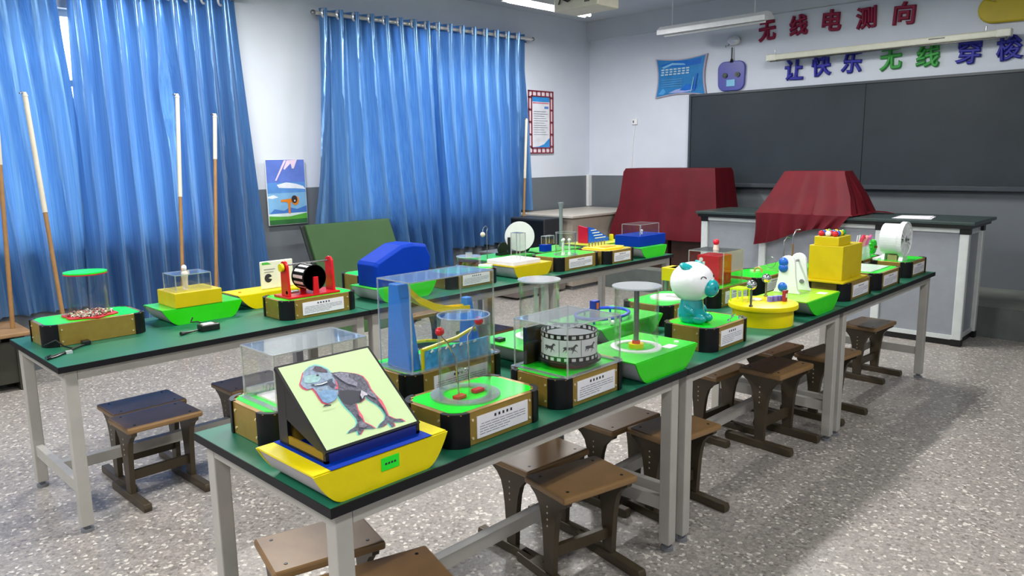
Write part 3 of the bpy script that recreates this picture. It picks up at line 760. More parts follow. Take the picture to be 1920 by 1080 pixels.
# ------------------------------------------------------------------ exhibit bases
def case(x0, x1, y0, y1, name, label, screws=True, plate=True, top=GREEN, group='gold exhibit cases on the lab tables', h=.10):
    """gold box with black rounded corners, green inset top and a white label on the +x side"""
    r = thing(name, label, 'exhibit', ((x0+x1)/2, (y0+y1)/2, H), group)
    z1 = H+h; e = .006
    c = .030
    oct_ = [(x0+e+c, y0+e), (x1-e-c, y0+e), (x1-e, y0+e+c), (x1-e, y1-e-c), (x1-e-c, y1-e), (x0+e+c, y1-e), (x0+e, y1-e-c), (x0+e, y0+e+c)]
    b = MB(); b.prism(oct_, 'z', H+.002, z1); b.build('case_body', GOLD, r)
    g = MB()
    g.box(x0+c, x1-c, y0+e, y0+.024, z1, z1+.003).box(x0+c, x1-c, y1-.024, y1-e, z1, z1+.003)
    g.box(x0+e, x0+.024, y0+c, y1-c, z1, z1+.003).box(x1-.024, x1-e, y0+c, y1-c, z1, z1+.003)
    g.build('rim', GOLDRIM, r, bevel=.001)
    k = .056
    tp = [(x0+.022+k/2, y0+.022), (x1-.022-k/2, y0+.022), (x1-.022, y0+.022+k/2), (x1-.022, y1-.022-k/2), (x1-.022-k/2, y1-.022), (x0+.022+k/2, y1-.022), (x0+.022, y1-.022-k/2), (x0+.022, y0+.022+k/2)]
    MB().prism(tp, 'z', z1, z1+.0035).build('top_panel', top, r)
    R = .062
    for cx, cy, a0 in ((x1-R, y1-R, 0), (x0+R, y1-R, 90), (x0+R, y0+R, 180), (x1-R, y0+R, 270)):
        pl = [(cx+R*math.cos(math.radians(a0+i*9)), cy+R*math.sin(math.radians(a0+i*9))) for i in range(11)]
        pl += [(cx+(R-.016)*math.cos(math.radians(a0+90-i*18)), cy+(R-.016)*math.sin(math.radians(a0+90-i*18))) for i in range(6)]
        MB().prism(pl, 'z', H, z1+.005).build('corner_pad', PAD, r, True, bevel=.0015)
    L = y1-y0
    if plate:
        p0, p1 = y0+L*.235, y1-L*.215
        pl = MB().box(x1-e, x1-e+.003, p0, p1, H+.016, H+.084).build('label_plate', PAPER, r)
        t = MB(); X = x1-e+.0034
        m0 = (p0+p1)/2; s_ = .0085; nt_ = 4 if L < .36 else 5
        for q in range(nt_):
            yy = m0+(q-(nt_-1)/2)*.017
            t.face([(X, yy-s_*.5, H+.068), (X, yy+s_*.5, H+.068), (X, yy+s_*.45, H+.077), (X, yy-s_*.45, H+.077)])
        t.m(1)
        for q in range(5):
            z = H+.057-q*.0078; a = p0+(.016 if q == 0 else .010); bb = p1-(.012 if q < 3 else .05+.01*q)
            yy = a
            while yy < bb:
                w_ = .012+.010*((q*7+int(yy*500)) % 3); t.face([(X, yy, z), (X, min(yy+w_, bb), z), (X, min(yy+w_, bb), z+.0026), (X, yy, z+.0026)]); yy += w_+.003
        t.build('printed_text', [INK, LINE], pl, recalc=False)
    if screws:
        for yy in (y0+.076, y1-.074):
            for zz in (H+.022, H+.078): MB().cyl((x1-e, yy, zz), (x1-e+.003, yy, zz), .0042, n=10).build('screw', BRASS, r)
        for xx in (x0+.076, x1-.074):
            for zz in (H+.022, H+.078): MB().cyl((xx, y0+e-.003, zz), (xx, y0+e, zz), .0042, n=10).build('screw', BRASS, r)
    return r, z1+.0035

def boat(x0, x1, ya, yb, yc, yd, name, label, side, top, h=.085, group='boat shaped exhibit bases on the lab tables'):
    """hull with sloping ends: top from ya to yb, bottom from yc to yd"""
    r = thing(name, label, 'exhibit', ((x0+x1)/2, (yc+yd)/2, H), group)
    z0, z1 = H, H+h
    def prof(s):
        P_ = [(ya+s, z1)]
        for k in range(1, 9):
            t = k/8; a, b_, c_ = (ya+s, z1), (yc-(yc-ya)*.28, z0), (yc+.02, z0)
            P_.append(((1-t)**2*a[0]+2*t*(1-t)*b_[0]+t*t*c_[0], (1-t)**2*a[1]+2*t*(1-t)*b_[1]+t*t*c_[1]))
        Q = [(yb-s, z1)]
        for k in range(1, 9):
            t = k/8; a, b_, c_ = (yb-s, z1), (yd+(yb-yd)*.28, z0), (yd-.02, z0)
            Q.append(((1-t)**2*a[0]+2*t*(1-t)*b_[0]+t*t*c_[0], (1-t)**2*a[1]+2*t*(1-t)*b_[1]+t*t*c_[1]))
        return P_+Q[::-1]
    MB().prism(prof(.004), 'x', x0+.004, x1-.004).build('hull', HULL, r, True)
    for a in (x0, x1-.005): MB().prism(prof(0), 'x', a, a+.005).build('side_panel', side, r)
    MB().box(x0+.005, x1-.005, ya+.002, yb-.002, z1-.002, z1+.003).build('top_panel', top, r)
    return r, z1+.003

def cover(r, x0, x1, y0, y1, z0, z1, t=.003, edge=.0035):
    b = MB(); b.box(x0, x0+t, y0, y1, z0, z1).box(x1-t, x1, y0, y1, z0, z1).box(x0+t, x1-t, y0, y0+t, z0, z1).box(x0+t, x1-t, y1-t, y1, z0, z1)
    b.m(2).box(x0, x1, y0, y1, z1, z1+t)
    b.m(1)
    for x in (x0, x1-edge):
        for y in (y0, y1-edge): b.box(x-.0005, x+edge+.0005, y-.0005, y+edge+.0005, z0, z1)
    for y in (y0, y1-edge): b.box(x0, x1, y-.0006, y+edge+.0006, z1-.0005, z1+t+.0006)
    for x in (x0, x1-edge): b.box(x-.0006, x+edge+.0006, y0, y1, z1-.0005, z1+t+.0006)
    return b.build('clear_cover', [ACR, EDGE, clear('acrylic_top', (.93, .95, .95), .07, .03, .10, (.72, .76, .8))], r)
def flange(r, x0, x1, y0, y1, z):
    b = MB(); b.box(x0, x1, y0, y0+.02, z, z+.003).box(x0, x1, y1-.02, y1, z, z+.003).box(x0, x0+.02, y0+.02, y1-.02, z, z+.003).box(x1-.02, x1, y0+.02, y1-.02, z, z+.003)
    return b.build('cover_flange', EDGE, r)
def drum(r, cx, cy, ra, z0, z1, lid=0, fl=0.02, lidm=None):
    b = MB(); b.lathe(cx, cy, [(ra, z0), (ra, z1)], 40); b.lathe(cx, cy, [(ra-.004, z0), (ra-.004, z1)], 40)
    b.m(1).ring(cx, cy, ra-.004, ra, z1-.001, z1+.002, 40)
    o = b.build('clear_cylinder', [ACR, EDGE], r, True, recalc=False)
    if fl: MB().ring(cx, cy, ra-.012, ra+fl, z0, z0+.006, 40).build('base_ring', EDGE if lidm is None else lidm, r, True)
    if lid: MB().disc(cx, cy, ra+lid, z1+.002, z1+.007, 40).build('lid', LID, r, True)
    return o

# ------------------------------------------------------------------ right row, front line
# dinosaur picture on a yellow boat base
r, z = boat(-.30, -.015, -.03, .392, .03, .335, 'dinosaur_picture_stand', 'yellow boat shaped base carrying a sloping dinosaur picture', YEL, YEL, .086)
MB().box(-.295, -.016, .02, .337, z, z+.0015).build('blue_top', BLUE, r)
z += .0015
O_ = Vector((-.055, .04, .883)); V_ = Vector((-.222, 0, .175)).normalized(); N_ = Vector((.175, 0, .222)).normalized(); U_ = Vector((0, 1, 0))
for y in (.030, .315):
    fr = MB()
    fr.prism([(-.279, z), (-.235, z), (-.235, 1.023), (-.279, 1.058)], 'y', y, y+.010)
    fr.prism([(-.236, .925), (-.090, z+.028), (-.055, z+.028), (-.055, .88), (-.236, 1.024)], 'y', y, y+.010)
    fr.prism([(-.236, z), (-.055, z), (-.055, z+.007), (-.236, z+.007)], 'y', y, y+.010)
    fr.prism([(-.066, z), (-.055, z), (-.055, z+.03), (-.066, z+.03)], 'y', y, y+.010)
    fr.build('side_frame', BLACK, r)
MB().box(-.064, -.056, .04, .315, z, .878).build('front_lip', P('dark_blue_lip', (30, 44, 120), .2), r)
MB().box(-.236, -.066, .031, .036, z+.007, z+.028).build('inner_board', P('ochre_board', (140, 112, 20), .5), r)
MB().box(-.262, -.252, .04, .315, z, 1.03).build('back_board', P('ochre_board', (140, 112, 20), .5), r)
def slab(u0, v0, u1, v1, t0, t1):
    c = [O_+U_*u+V_*v for u, v in rect(u0, v0, u1, v1)]
    return [p+N_*t0 for p in c]+[p+N_*t1 for p in c]
def slabmb(mb, *a): return mb.add(slab(*a), [(0, 1, 2, 3), (7, 6, 5, 4), (0, 4, 5, 1), (1, 5, 6, 2), (2, 6, 7, 3), (3, 7, 4, 0)])
pic = slabmb(MB(), -.011, -.004, .286, .284, -.012, .0).build('picture_board', BLACK, r)
DINO = {
 'body': [(0.1254,0.2228),(0.1515,0.219),(0.1721,0.2106),(0.1948,0.1993),(0.207,0.1866),(0.21,0.1638),(0.2057,0.1398),(0.2087,0.1174),(0.2144,0.0943),(0.211,0.0672),(0.2068,0.0442),(0.2205,0.0293),(0.237,0.0239),(0.2429,0.0122),(0.2229,0.0175),(0.2097,0.0226),(0.2058,0.0085),(0.1974,0.008),(0.1945,0.0243),(0.1742,0.0176),(0.1577,0.0191),(0.1714,0.0286),(0.1903,0.0359),(0.2017,0.0493),(0.2028,0.0698),(0.1953,0.0897),(0.1833,0.1075),(0.1795,0.1228),(0.1671,0.1126),(0.1548,0.1078),(0.1407,0.1105),(0.1343,0.0885),(0.1349,0.0679),(0.1307,0.0474),(0.1426,0.0333),(0.1502,0.0197),(0.1291,0.0262),(0.1181,0.0284),(0.1017,0.0159),(0.097,0.0182),(0.1004,0.0295),(0.083,0.0306),(0.0707,0.0299),(0.0823,0.0373),(0.1016,0.0422),(0.1131,0.0516),(0.117,0.0637),(0.1138,0.0849),(0.108,0.1072),(0.1057,0.125),(0.1066,0.1488),(0.1195,0.1835)],
 'head': [(0.0293,0.2137),(0.0408,0.2277),(0.0539,0.245),(0.0727,0.2557),(0.0956,0.2591),(0.1114,0.2485),(0.1224,0.2345),(0.1256,0.2174),(0.1252,0.1996),(0.1231,0.1789),(0.1112,0.1544),(0.0976,0.1378),(0.0825,0.1323),(0.0666,0.1305),(0.0571,0.1403),(0.0557,0.1543),(0.0558,0.1714),(0.0533,0.1893),(0.0384,0.1887),(0.0306,0.1962),(0.0276,0.2074)],
 'belly': [(0.1179,0.1611),(0.1467,0.1541),(0.176,0.1416),(0.1706,0.1185),(0.1548,0.1078),(0.1407,0.1105),(0.126,0.1065),(0.1102,0.1167),(0.107,0.1384)],
 'brow': [(0.0805,0.2446),(0.0939,0.2559),(0.1087,0.2492),(0.1189,0.2337),(0.1174,0.2251),(0.0988,0.2304),(0.0872,0.2373)],
 'snout': [(0.0474,0.2293),(0.066,0.231),(0.0868,0.225),(0.0898,0.2134),(0.0756,0.2035),(0.0527,0.2051),(0.0389,0.2126)],
 'mouth': [(0.0537,0.2013),(0.0776,0.1959),(0.1007,0.1997),(0.118,0.2034),(0.1165,0.195),(0.0976,0.1882),(0.0767,0.1885),(0.0539,0.1961)],
 'throat': [(0.0558,0.1714),(0.0835,0.1733),(0.1053,0.1632),(0.1053,0.1492),(0.0934,0.1357),(0.0796,0.1325),(0.0666,0.1305),(0.0571,0.1403),(0.0557,0.1543)],
 'jaw': [(0.0467,0.1235),(0.0567,0.1286),(0.0719,0.1238),(0.0699,0.1201),(0.0567,0.1229)],
 'arm': [(0.176,0.1416),(0.1857,0.128),(0.1849,0.1211),(0.1745,0.1226),(0.1631,0.1139),(0.1646,0.1274)],
}
sh = lambda k, d, e=0: [(u+d, v+e) for u, v in DINO[k]]
HIDE = P('scaly_hide', (92, 92, 106), .6, 0, .55, 160); HIDEL = P('pale_blue_hide', (140, 160, 182), .6, 0, .35, 120)
RG, CG = P('red_ghost', (228, 96, 120), .6), P('cyan_ghost', (120, 216, 204), .6)
lay = [(P('pale_lime_print', (206, 228, 172), .4, 0, .01), rect(-.004, .003, .279, .278)),
       (RG, sh('body', .0045)), (CG, sh('body', -.0042)), (RG, sh('head', -.0048, -.0015)), (CG, sh('head', .003, .0035)),
       (HIDE, DINO['body']), (P('dark_belly', (52, 52, 64), .6), DINO['belly']), (HIDEL, DINO['head']),
       (P('dark_brow', (84, 70, 84), .6, 0, .4, 90), DINO['brow']), (P('pale_teal_snout', (156, 196, 196), .6, 0, .2, 90), DINO['snout']),
       (P('throat_blue', (120, 158, 196), .6, 0, .25, 90), DINO['throat']), (P('dark_mouth', (60, 76, 98), .6), DINO['mouth']),
       (RG, [(.107, .168), (.118, .166), (.1195, .1835), (.1252, .20), (.123, .179)]), (P('back_streak', (132, 130, 148), .6, 0, .4, 140), [(.13, .217), (.152, .214), (.172, .205), (.165, .193), (.18, .17), (.172, .158), (.15, .175), (.138, .195)]),
       (P('hip_streak', (122, 120, 138), .6, 0, .4, 140), [(.1857, .128), (.198, .142), (.2087, .117), (.205, .105), (.195, .112)]), (P('toe_grey', (120, 118, 132), .6, 0, .4, 140), [(.118, .052), (.128, .049), (.133, .034), (.12, .030), (.108, .036)]),
       (P('white_tooth', (226, 230, 230), .5), [(.06, .1965), (.08, .1945), (.10, .197), (.098, .1935), (.08, .191), (.06, .194)]), (P('dark_neck_fold', (74, 70, 96), .6, 0, .3, 90), [(.096, .186), (.112, .192), (.116, .178), (.106, .172)]),
       (INK, DINO['jaw']), (P('pale_arm', (196, 190, 200), .6, 0, .3, 90), DINO['arm']), (INK, ell(.083, .222, .004, .003)),
       (RG, [(.205, .10), (.214, .094), (.211, .067), (.2068, .05), (.205, .067)]), (RG, [(.134, .088), (.1349, .068), (.1307, .05), (.1265, .068)])]
art('dinosaur_print', lay, O_, U_, V_, N_, pic, .0003)
gs = MB().box(-.015, -.0125, .165, .222, .800, .835).build('green_sticker', GREEN, r, bevel=.001)
b = MB()
for k in range(4): b.face([(-.0122, .176+k*.0095, .815), (-.0122, .1825+k*.0095, .815), (-.0122, .1825+k*.0095, .8205), (-.0122, .176+k*.0095, .8205)])
b.build('printed_text', INK, gs, recalc=False)

# two ball rods in a clear cylinder
r, z = case(-.306, -.04, .438, .832, 'ball_rod_exhibit', 'gold case with two red ball rods in a clear cylinder, next to the dinosaur')
drum(r, -.18, .61, .082, z, 1.118, 0, .028)
MB().disc(-.18, .61, .081, 1.115, 1.118, 40).build('top_disc', ACR, r, True)
for nm, pts, bc, ft in (('a', [(-.17, .575, z), (-.176, .57, .99), (-.19, .55, 1.04), (-.2, .535, 1.06)], (-.205, .535, 1.075), (-.165, .572)),
                        ('b', [(-.178, .625, z), (-.178, .625, 1.05), (-.165, .65, 1.09)], (-.160, .655, 1.095), (-.172, .655))):
    rd = MB().tube(pts, .0028, 8).build('bent_rod', CHROME, r, True)
    MB().sphere(bc, .014).build('red_ball', RED, rd, True)
    MB().box(ft[0]-.012, ft[0]+.012, ft[1]-.02, ft[1]+.02, z, z+.012).build('red_foot', RED, r, bevel=.003)
MB().tube([(-.182+.02*math.cos(a), .60+.02*math.sin(a), .945) for a in [i*pi/6 for i in range(12)]], .002, 6, True).build('wire_loop', STEEL, r, True)

# zoetrope drum with film strip
r, z = case(-.306, -.04, .905, 1.285, 'film_drum_exhibit', 'gold case with a black and white film strip drum under a clear box')
cover(r, -.296, -.05, .95, 1.245, z, 1.033); flange(r, -.303, -.044, .94, 1.255, z)
cx, cy = -.175, 1.108
MB().disc(cx, cy, .075, z, z+.018).build('red_turntable', P('dull_red', (150, 40, 48), .4), r, True)
MB().disc(cx, cy, .113, z+.018, z+.026, 40).build('black_disc', BLACK, r, True)
R_ = .1; zz = z+.026
d = MB(); d.lathe(cx, cy, [(R_, zz), (R_, zz+.098)], 60); d.lathe(cx, cy, [(R_-.003, zz), (R_-.003, zz+.098)], 60)
film = d.build('film_drum', [P('white_film', (226, 226, 230), .4)], r, True, recalc=False)
d = MB()
def band(za, zb, a0, a1, rr, n=3):
    for k in range(n):
        b0, b1 = a0+(a1-a0)*k/n, a0+(a1-a0)*(k+1)/n
        d.face([(cx+rr*math.cos(b0), cy+rr*math.sin(b0), za), (cx+rr*math.cos(b1), cy+rr*math.sin(b1), za), (cx+rr*math.cos(b1), cy+rr*math.sin(b1), zb), (cx+rr*math.cos(b0), cy+rr*math.sin(b0), zb)])
for side in (R_+.0005, R_-.0036):
    for za in (zz, zz+.079):
        d.m(0); band(za, za+.019, 0, 2*pi, side, 60)
        for k in range(24):
            a = 2*pi*k/24; d.m(1); band(za+.004, za+.015, a, a+.14, side+(.0005 if side > R_ else -.0005), 2)
d.build('strip_edges', [BLACK, P('white_film', (226, 226, 230), .4)], film, recalc=False)
HORSE = [(-1, .1), (-.85, .32), (-.6, .36), (0, .3), (.35, .38), (.62, .68), (.78, .72), (1, .5), (.93, .42), (.74, .48), (.6, .2), (.55, .0), (.85, -.25), (.95, -.5), (.8, -.28), (.45, -.12), (.3, -.45), (.1, -.62), (.25, -.35), (.28, -.08), (-.3, -.05), (-.45, -.3), (-.8, -.55), (-.55, -.3), (-.5, -.02), (-.72, -.1), (-1, -.48), (-.85, -.05), (-.75, .1), (-.92, .18)]
d = MB()
for k in range(8):
    a0 = -1.62+k*2*pi/8; pts = []
    for u, v in HORSE:
        a = a0+u*.27*(1 if k % 2 else .95); pts.append((cx+(R_+.001)*math.cos(a), cy+(R_+.001)*math.sin(a), zz+.047+v*.026))
    d.face(pts)
    a = a0+.39; d.m(0); d.face([(cx+(R_+.0008)*math.cos(a+s), cy+(R_+.0008)*math.sin(a+s), q) for s, q in ((-.008, zz+.02), (.008, zz+.02), (.008, zz+.078), (-.008, zz+.078))])
d.build('galloping_figures', [P('horse_grey', (72, 70, 80), .6)], film, recalc=False)
MB().disc(cx, cy, R_-.005, zz+.002, zz+.006, 40).build('drum_floor', WHITE, r, True)
MB().box(-.286, -.27, .985, 1.10, z, z+.135).build('viewing_shield', BLACK, r, bevel=.003)

# vortex cylinder on a green boat
r, z = boat(-.30, -.015, 1.292, 1.72, 1.35, 1.63, 'vortex_cylinder_exhibit', 'green boat base with a lidded clear cylinder and white ring, at the table edge', BGREEN, BGREEN2)
drum(r, -.158, 1.497, .086, z, 1.088, .010, .014, WHITE)
MB().cyl((-.158, 1.497, z), (-.158, 1.497, 1.088), .0105).build('centre_tube', STEEL, r, True)
MB().disc(-.158, 1.497, .03, z, z+.016).build('yellow_hub', YEL, r, True)
MB().disc(-.158, 1.497, .016, z+.016, z+.028).build('red_hub', P('orange_red', (222, 70, 24), .3), r, True)
MB().box(-.085, -.045, 1.56, 1.62, z, z+.002).build('white_sticker', PAPER, r)
MB().cyl((-.08, 1.665, z), (-.08, 1.665, z+.006), .010).build('button', WHITE, r, True)

# piggy toy on a gold case
r, z = case(-.306, -.045, 1.885, 2.24, 'toy_pig_exhibit', 'gold case carrying a white and teal toy pig bank')
cx, cy = -.205, 1.985
MB().sphere((cx, cy, 1.042), (.094, .100, .088), 28, 18).build('pig_head', P('white_vinyl', (242, 242, 244), .3, 0, .01, coat=.3), r, True)
b = MB(); b.lathe(cx, cy, [(1e-4, z), (.042, z), (.054, z+.015), (.058, z+.045), (.052, z+.075), (.047, z+.10), (1e-4, z+.105)], 26)
b.build('pig_body', TEAL, r, True)
b = MB(); 
for s, l in ((-1, .0), (1, .0)):
    b.sphere((cx+.052, cy+s*.028, z+.022), (.036, .021, .022), 16, 10)
    b.sphere((cx+.02, cy+s*.053, z+.060), (.03, .012, .017), 14, 8, Matrix.Rotation(.7, 3, 'Y'))
b.build('pig_limbs', TEAL, r, True)
MB().sphere((cx+.092, cy+.006, 1.022), (.028, .045, .039), 20, 12).build('pig_snout', TEAL, r, True)
for s in (-1, 1):
    MB().sphere((cx+.005, cy+s*.056, 1.112), (.034, .020, .012), 16, 10, Matrix.Rotation(-s*.62, 3, 'X') @ Matrix.Rotation(.5, 3, 'Y')).build('pig_ear', TEAL, r, True)
    MB().sphere((cx+.117, cy+.006+s*.013, 1.026), (.004, .006, .010), 10, 8).build('nostril', P('dark_teal', (10, 112, 120), .3), r, True)
    e = []
    for k in range(9):
        a = -1.2+2.4*k/8; yy = s*.042+math.sin(a)*.013; zz_ = 1.062+math.cos(a)*.014
        xx = .094*math.sqrt(max(0, 1-(yy/.1)**2-((zz_-1.042)/.088)**2))
        e.append((cx+xx+.001, cy+yy, zz_))
    MB().tube(e, .0022, 6).build('smiling_eye', BLACK, r, True)
for x_, y_ in ((-.085, 2.10), (-.075, 2.18), (-.115, 2.19)):
    b = MB(); b.cyl((x_, y_, z), (x_, y_, z+.007), .008, .006).cyl((x_, y_, z+.006), (x_+.014, y_+.004, z+.016), .003)
    b.build('metal_switch', CHROME, r, True)

# yellow drum with chrome balls
r = thing('yellow_drum_exhibit', 'round yellow drum table with two chrome balls on posts', 'exhibit', (-.168, 2.60, H))
cx, cy = -.168, 2.60
MB().lathe(cx, cy, [(1e-4, H), (.146, H), (.146, .842), (1e-4, .842)], 48).build('drum_body', YEL, r, True)
MB().lathe(cx, cy, [(1e-4, .842), (.166, .842), (.168, .85), (.166, .863), (.162, .865), (1e-4, .865)], 48).build('drum_top', YEL, r, True)
z = .865
for x_, y_, hz in ((-.156, 2.447, .972), (-.224, 2.745, .960)):
    b = MB(); b.cyl((x_, y_, z), (x_, y_, hz-.015), .0055).cyl((x_, y_, z), (x_, y_, z+.008), .010)
    p_ = b.build('post', STEEL, r, True)
    MB().sphere((x_, y_, hz), .024, 20, 14).build('chrome_ball', CHROME, p_, True)
LIME = P('lime_acrylic', (196, 238, 20), .2)
b = MB(); b.box(-.305, -.235, 2.515, 2.60, .925, .932)
for x_ in (-.302, -.24):
    for y_ in (2.52, 2.592): b.box(x_-.003, x_+.003, y_-.003, y_+.003, z, .925)
b.build('lime_bridge', LIME, r)
b = MB()
for k in range(3): b.disc(-.145+.012*k, 2.625+.028*k, .013, z, z+.026, 14)
b.build('purple_bobbins', P('lilac', (124, 116, 206), .4), r, True)
b = MB(); b.box(-.10, -.085, 2.665, 2.69, z, z+.055).m(1).box(-.101, -.084, 2.67, 2.685, z+.02, z+.04)
b.build('red_magnet', [P('dark_red', (150, 36, 50), .4), PAPER], r)
MB().tube([(-.215+.0012*k*math.cos(k*.6), 2.62+.0012*k*math.sin(k*.6), z+.004) for k in range(26)], .003, 6).build('white_coil', WHITE, r, True)
MB().cyl((-.105, 2.70, z), (-.10, 2.72, z+.05), .006).build('brown_peg', P('peg_brown', (130, 60, 40), .5), r, True)

# white arch stand on a green boat
r, z = boat(-.315, -.028, 2.80, 3.225, 2.92, 3.13, 'white_arch_exhibit', 'green boat base with twin white arch supports and blue beads', BGREEN, P('lime_green_top', (150, 214, 20), .3))
def arch(y, nm):
    half = []; xs = -.225
    P_ = [(-.074, z), (-.060, z+.025), (-.048, z+.09), (-.042, z+.165)]
    A = [(xs+u, v) for u, v in P_]
    top_ = [(xs+.042*math.cos(pi-a), z+.165+.040*math.sin(a)) for a in [k*pi/8 for k in range(1, 8)]]
    B = [(xs-u, v) for u, v in P_[::-1]]
    return MB().prism(A+top_+B, 'y', y, y+.018).build(nm, P('white_abs', (238, 238, 240), .3, 0, .01), r, bevel=.003)
a1 = arch(2.985, 'arch_support'); a2 = arch(3.125, 'arch_support')
BEAD = P('bead_blue', (28, 98, 196), .25)
for dz in (.155, .125, .02): MB().sphere((-.245, 2.985, z+dz+.012), (.026, .016, .026)).build('blue_bead', BEAD, a1, True)
MB().cyl((-.225, 3.003, z+.165), (-.225, 3.125, z+.165), .006).build('axle', STEEL, r, True)
MB().cyl((-.20, 3.117, z+.05), (-.20, 3.126, z+.05), .012).build('grey_boss', GREY, a2, True)
MB().box(-.10, -.055, 3.08, 3.13, z, z+.0015).build('white_sticker', PAPER, r)

# yellow tower with coloured balls
r, z = case(-.315, -.045, 3.375, 3.80, 'yellow_tower_exhibit', 'gold case with a tall yellow box tower topped by coloured balls', screws=False)
MB().box(-.30, -.062, 3.35, 3.73, z, z+.010).build('tower_plinth', YELD, r, bevel=.002)
z += .010
MB().box(-.285, -.092, 3.405, 3.70, z, 1.068).build('tower_body', YELD, r, bevel=.002)
MB().box(-.265, -.125, 3.42, 3.60, 1.068, 1.118).build('tower_top', YELD, r, bevel=.002)
BALLC = [(205, 30, 40), (30, 96, 200), (235, 200, 20), (40, 160, 70), (230, 230, 230), (200, 40, 60), (30, 120, 210), (240, 190, 20)]
k = 0
for ix in range(3):
    for iy in range(4):
        c = BALLC[k % 8]; k += 1
        MB().sphere((-.24+.04*ix, 3.455+.038*iy, 1.118+.015), .017, 14, 8).build('coloured_ball', P('ball_%d_%d_%d' % c, c, .25), r, True)
MB().cyl((-.091, 3.55, .89), (-.089, 3.55, .89), .012, n=12).build('side_knob', YELD, r, True)

# flat light table case
r, z = case(-.315, -.035, 3.845, 4.285, 'flat_panel_exhibit', 'gold case with a plain pale flat panel on top, right of the yellow tower', screws=False)
MB().box(-.285, -.10, 3.90, 4.22, z, z+.006).build('pale_panel', P('pale_mint', (206, 222, 212), .25), r, bevel=.002)

# white spoked wheel case
r, z = case(-.315, -.045, 4.455, 4.86, 'white_wheel_exhibit', 'gold case with a white slotted wheel drum, last on the right row', screws=False)
WAB = P('white_abs', (238, 238, 240), .3, 0, .01)
cy, cz = 4.585, 1.005; xA, xB = -.255, -.115
W_ = MB(); n = 40
def wheel_ring(r0, r1, xa, xb, a0=0, a1=2*pi, n=40):
    for k in range(n):
        a, b_ = a0+(a1-a0)*k/n, a0+(a1-a0)*(k+1)/n
        q = [(xx, cy+rr*math.cos(t), cz+rr*math.sin(t)) for xx in (xa, xb) for rr, t in ((r0, a), (r1, a), (r1, b_), (r0, b_))]
        W_.add(q, [(0, 1, 2, 3), (7, 6, 5, 4), (0, 4, 5, 1), (1, 5, 6, 2), (2, 6, 7, 3), (3, 7, 4, 0)])
wheel_ring(.096, .104, xA, xB-.03); wheel_ring(.112, .120, xB-.03, xB); wheel_ring(.02, .034, xB-.012, xB-.004); wheel_ring(.080, .12, xB-.032, xB-.028); wheel_ring(.0, .104, xA-.004, xA)
for k in range(18): wheel_ring(.034, .113, xB-.012, xB-.006, 2*pi*k/18, 2*pi*k/18+.22, 3)
W_.build('slotted_wheel', WAB, r, True)
MB().cyl((xA-.03, cy, cz), (xB+.012, cy, cz), .008).build('axle', STEEL, r, True)
MB().prism([(cy-.055, z), (cy+.055, z), (cy+.03, cz-.09), (cy-.03, cz-.09)], 'x', xB-.03, xB-.004).build('wheel_stand', WAB, r)
MB().prism([(cy-.05, z), (cy+.05, z), (cy+.03, cz-.09), (cy-.03, cz-.09)], 'x', xA, xA+.018).build('wheel_stand', WAB, r)
cx = -.19
MB().box(cx-.03, cx+.03, 4.55, 4.61, z, z+.035).build('motor_block', P('motor_beige', (176, 160, 112), .4), r)
MB().box(-.30, -.265, 4.50, 4.66, z, z+.012).build('white_pad', PAPER, r)

# ------------------------------------------------------------------ right row, back line
r, z = case(-.735, -.455, .083, .49, 'blue_screw_exhibit', 'gold case with a clear box and blue ridged block, behind the dinosaur picture')
cover(r, -.69, -.485, .135, .462, z, 1.028); flange(r, -.70, -.475, .125, .472, z)
MB().box(-.665, -.515, .165, .44, z, z+.006).build('white_tray', PAPER, r)
MB().box(-.685, -.675, .14, .455, z, z+.03).build('clear_strip', EDGE, r)
b = MB(); b.box(-.625, -.59, .24, .40, z+.006, z+.085)
for k in range(4): b.m(1).cyl((-.589, .245, z+.022+k*.017), (-.589, .395, z+.022+k*.017), .006, n=8)
b.build('blue_ridged_block', [BLUE, WHITE], r)
b = MB()
for k in range(4): b.tube([(-.60, .155+.012*k, z+.05), (-.60, .158+.012*k, z+.03), (-.60, .164+.012*k, z+.03), (-.60, .167+.012*k, z+.05)], .0015, 5)
b.build('wire_zigzag', CHROME, r)

# slide model
r, z = case(-.745, -.455, .605, 1.075, 'slide_exhibit', 'gold case with a blue pool slide model in a tall clear box')
cover(r, -.665, -.48, .640, 1.035, z, 1.178); flange(r, -.675, -.47, .63, 1.045, z)
WATER = P('painted_water', (76, 172, 240), .35, 0, .3, 40)
MB().box(-.655, -.49, .70, 1.025, z, z+.004).build('water_tray', WATER, r)
MB().box(-.50, -.492, .705, 1.02, z+.004, z+.065).build('pool_wall', WATER, r)
MB().prism([(-.64, z), (-.505, z), (-.565, 1.165), (-.615, 1.165)], 'y', .652, .70).build('blue_tower', SLIDEB, r, bevel=.004)
MB().prism([(-.63, z), (-.53, z), (-.58, 1.07), (-.61, 1.07)], 'y', .985, 1.015).build('blue_tower', SLIDEB, r, bevel=.004)
def chute(pts, w_, nm):
    L = []; Rr = []
    rows = []
    for i, p in enumerate(pts):
        p = Vector(p); d = (Vector(pts[min(i+1, len(pts)-1)])-Vector(pts[max(i-1, 0)])); d.z = 0; d.normalize(); sd = Vector((-d.y, d.x, 0))
        rows.append([p+sd*w_+Vector((0, 0, .024)), p+sd*w_, p-sd*w_, p-sd*w_+Vector((0, 0, .024)), p-sd*(w_+.003)+Vector((0, 0, .024)), p-sd*(w_+.003)-Vector((0, 0, .003)), p+sd*(w_+.003)-Vector((0, 0, .003)), p+sd*(w_+.003)+Vector((0, 0, .024))])
    return MB().sheet(rows, True).build(nm, P('slide_yellow', (255, 218, 10), .4), r, True)
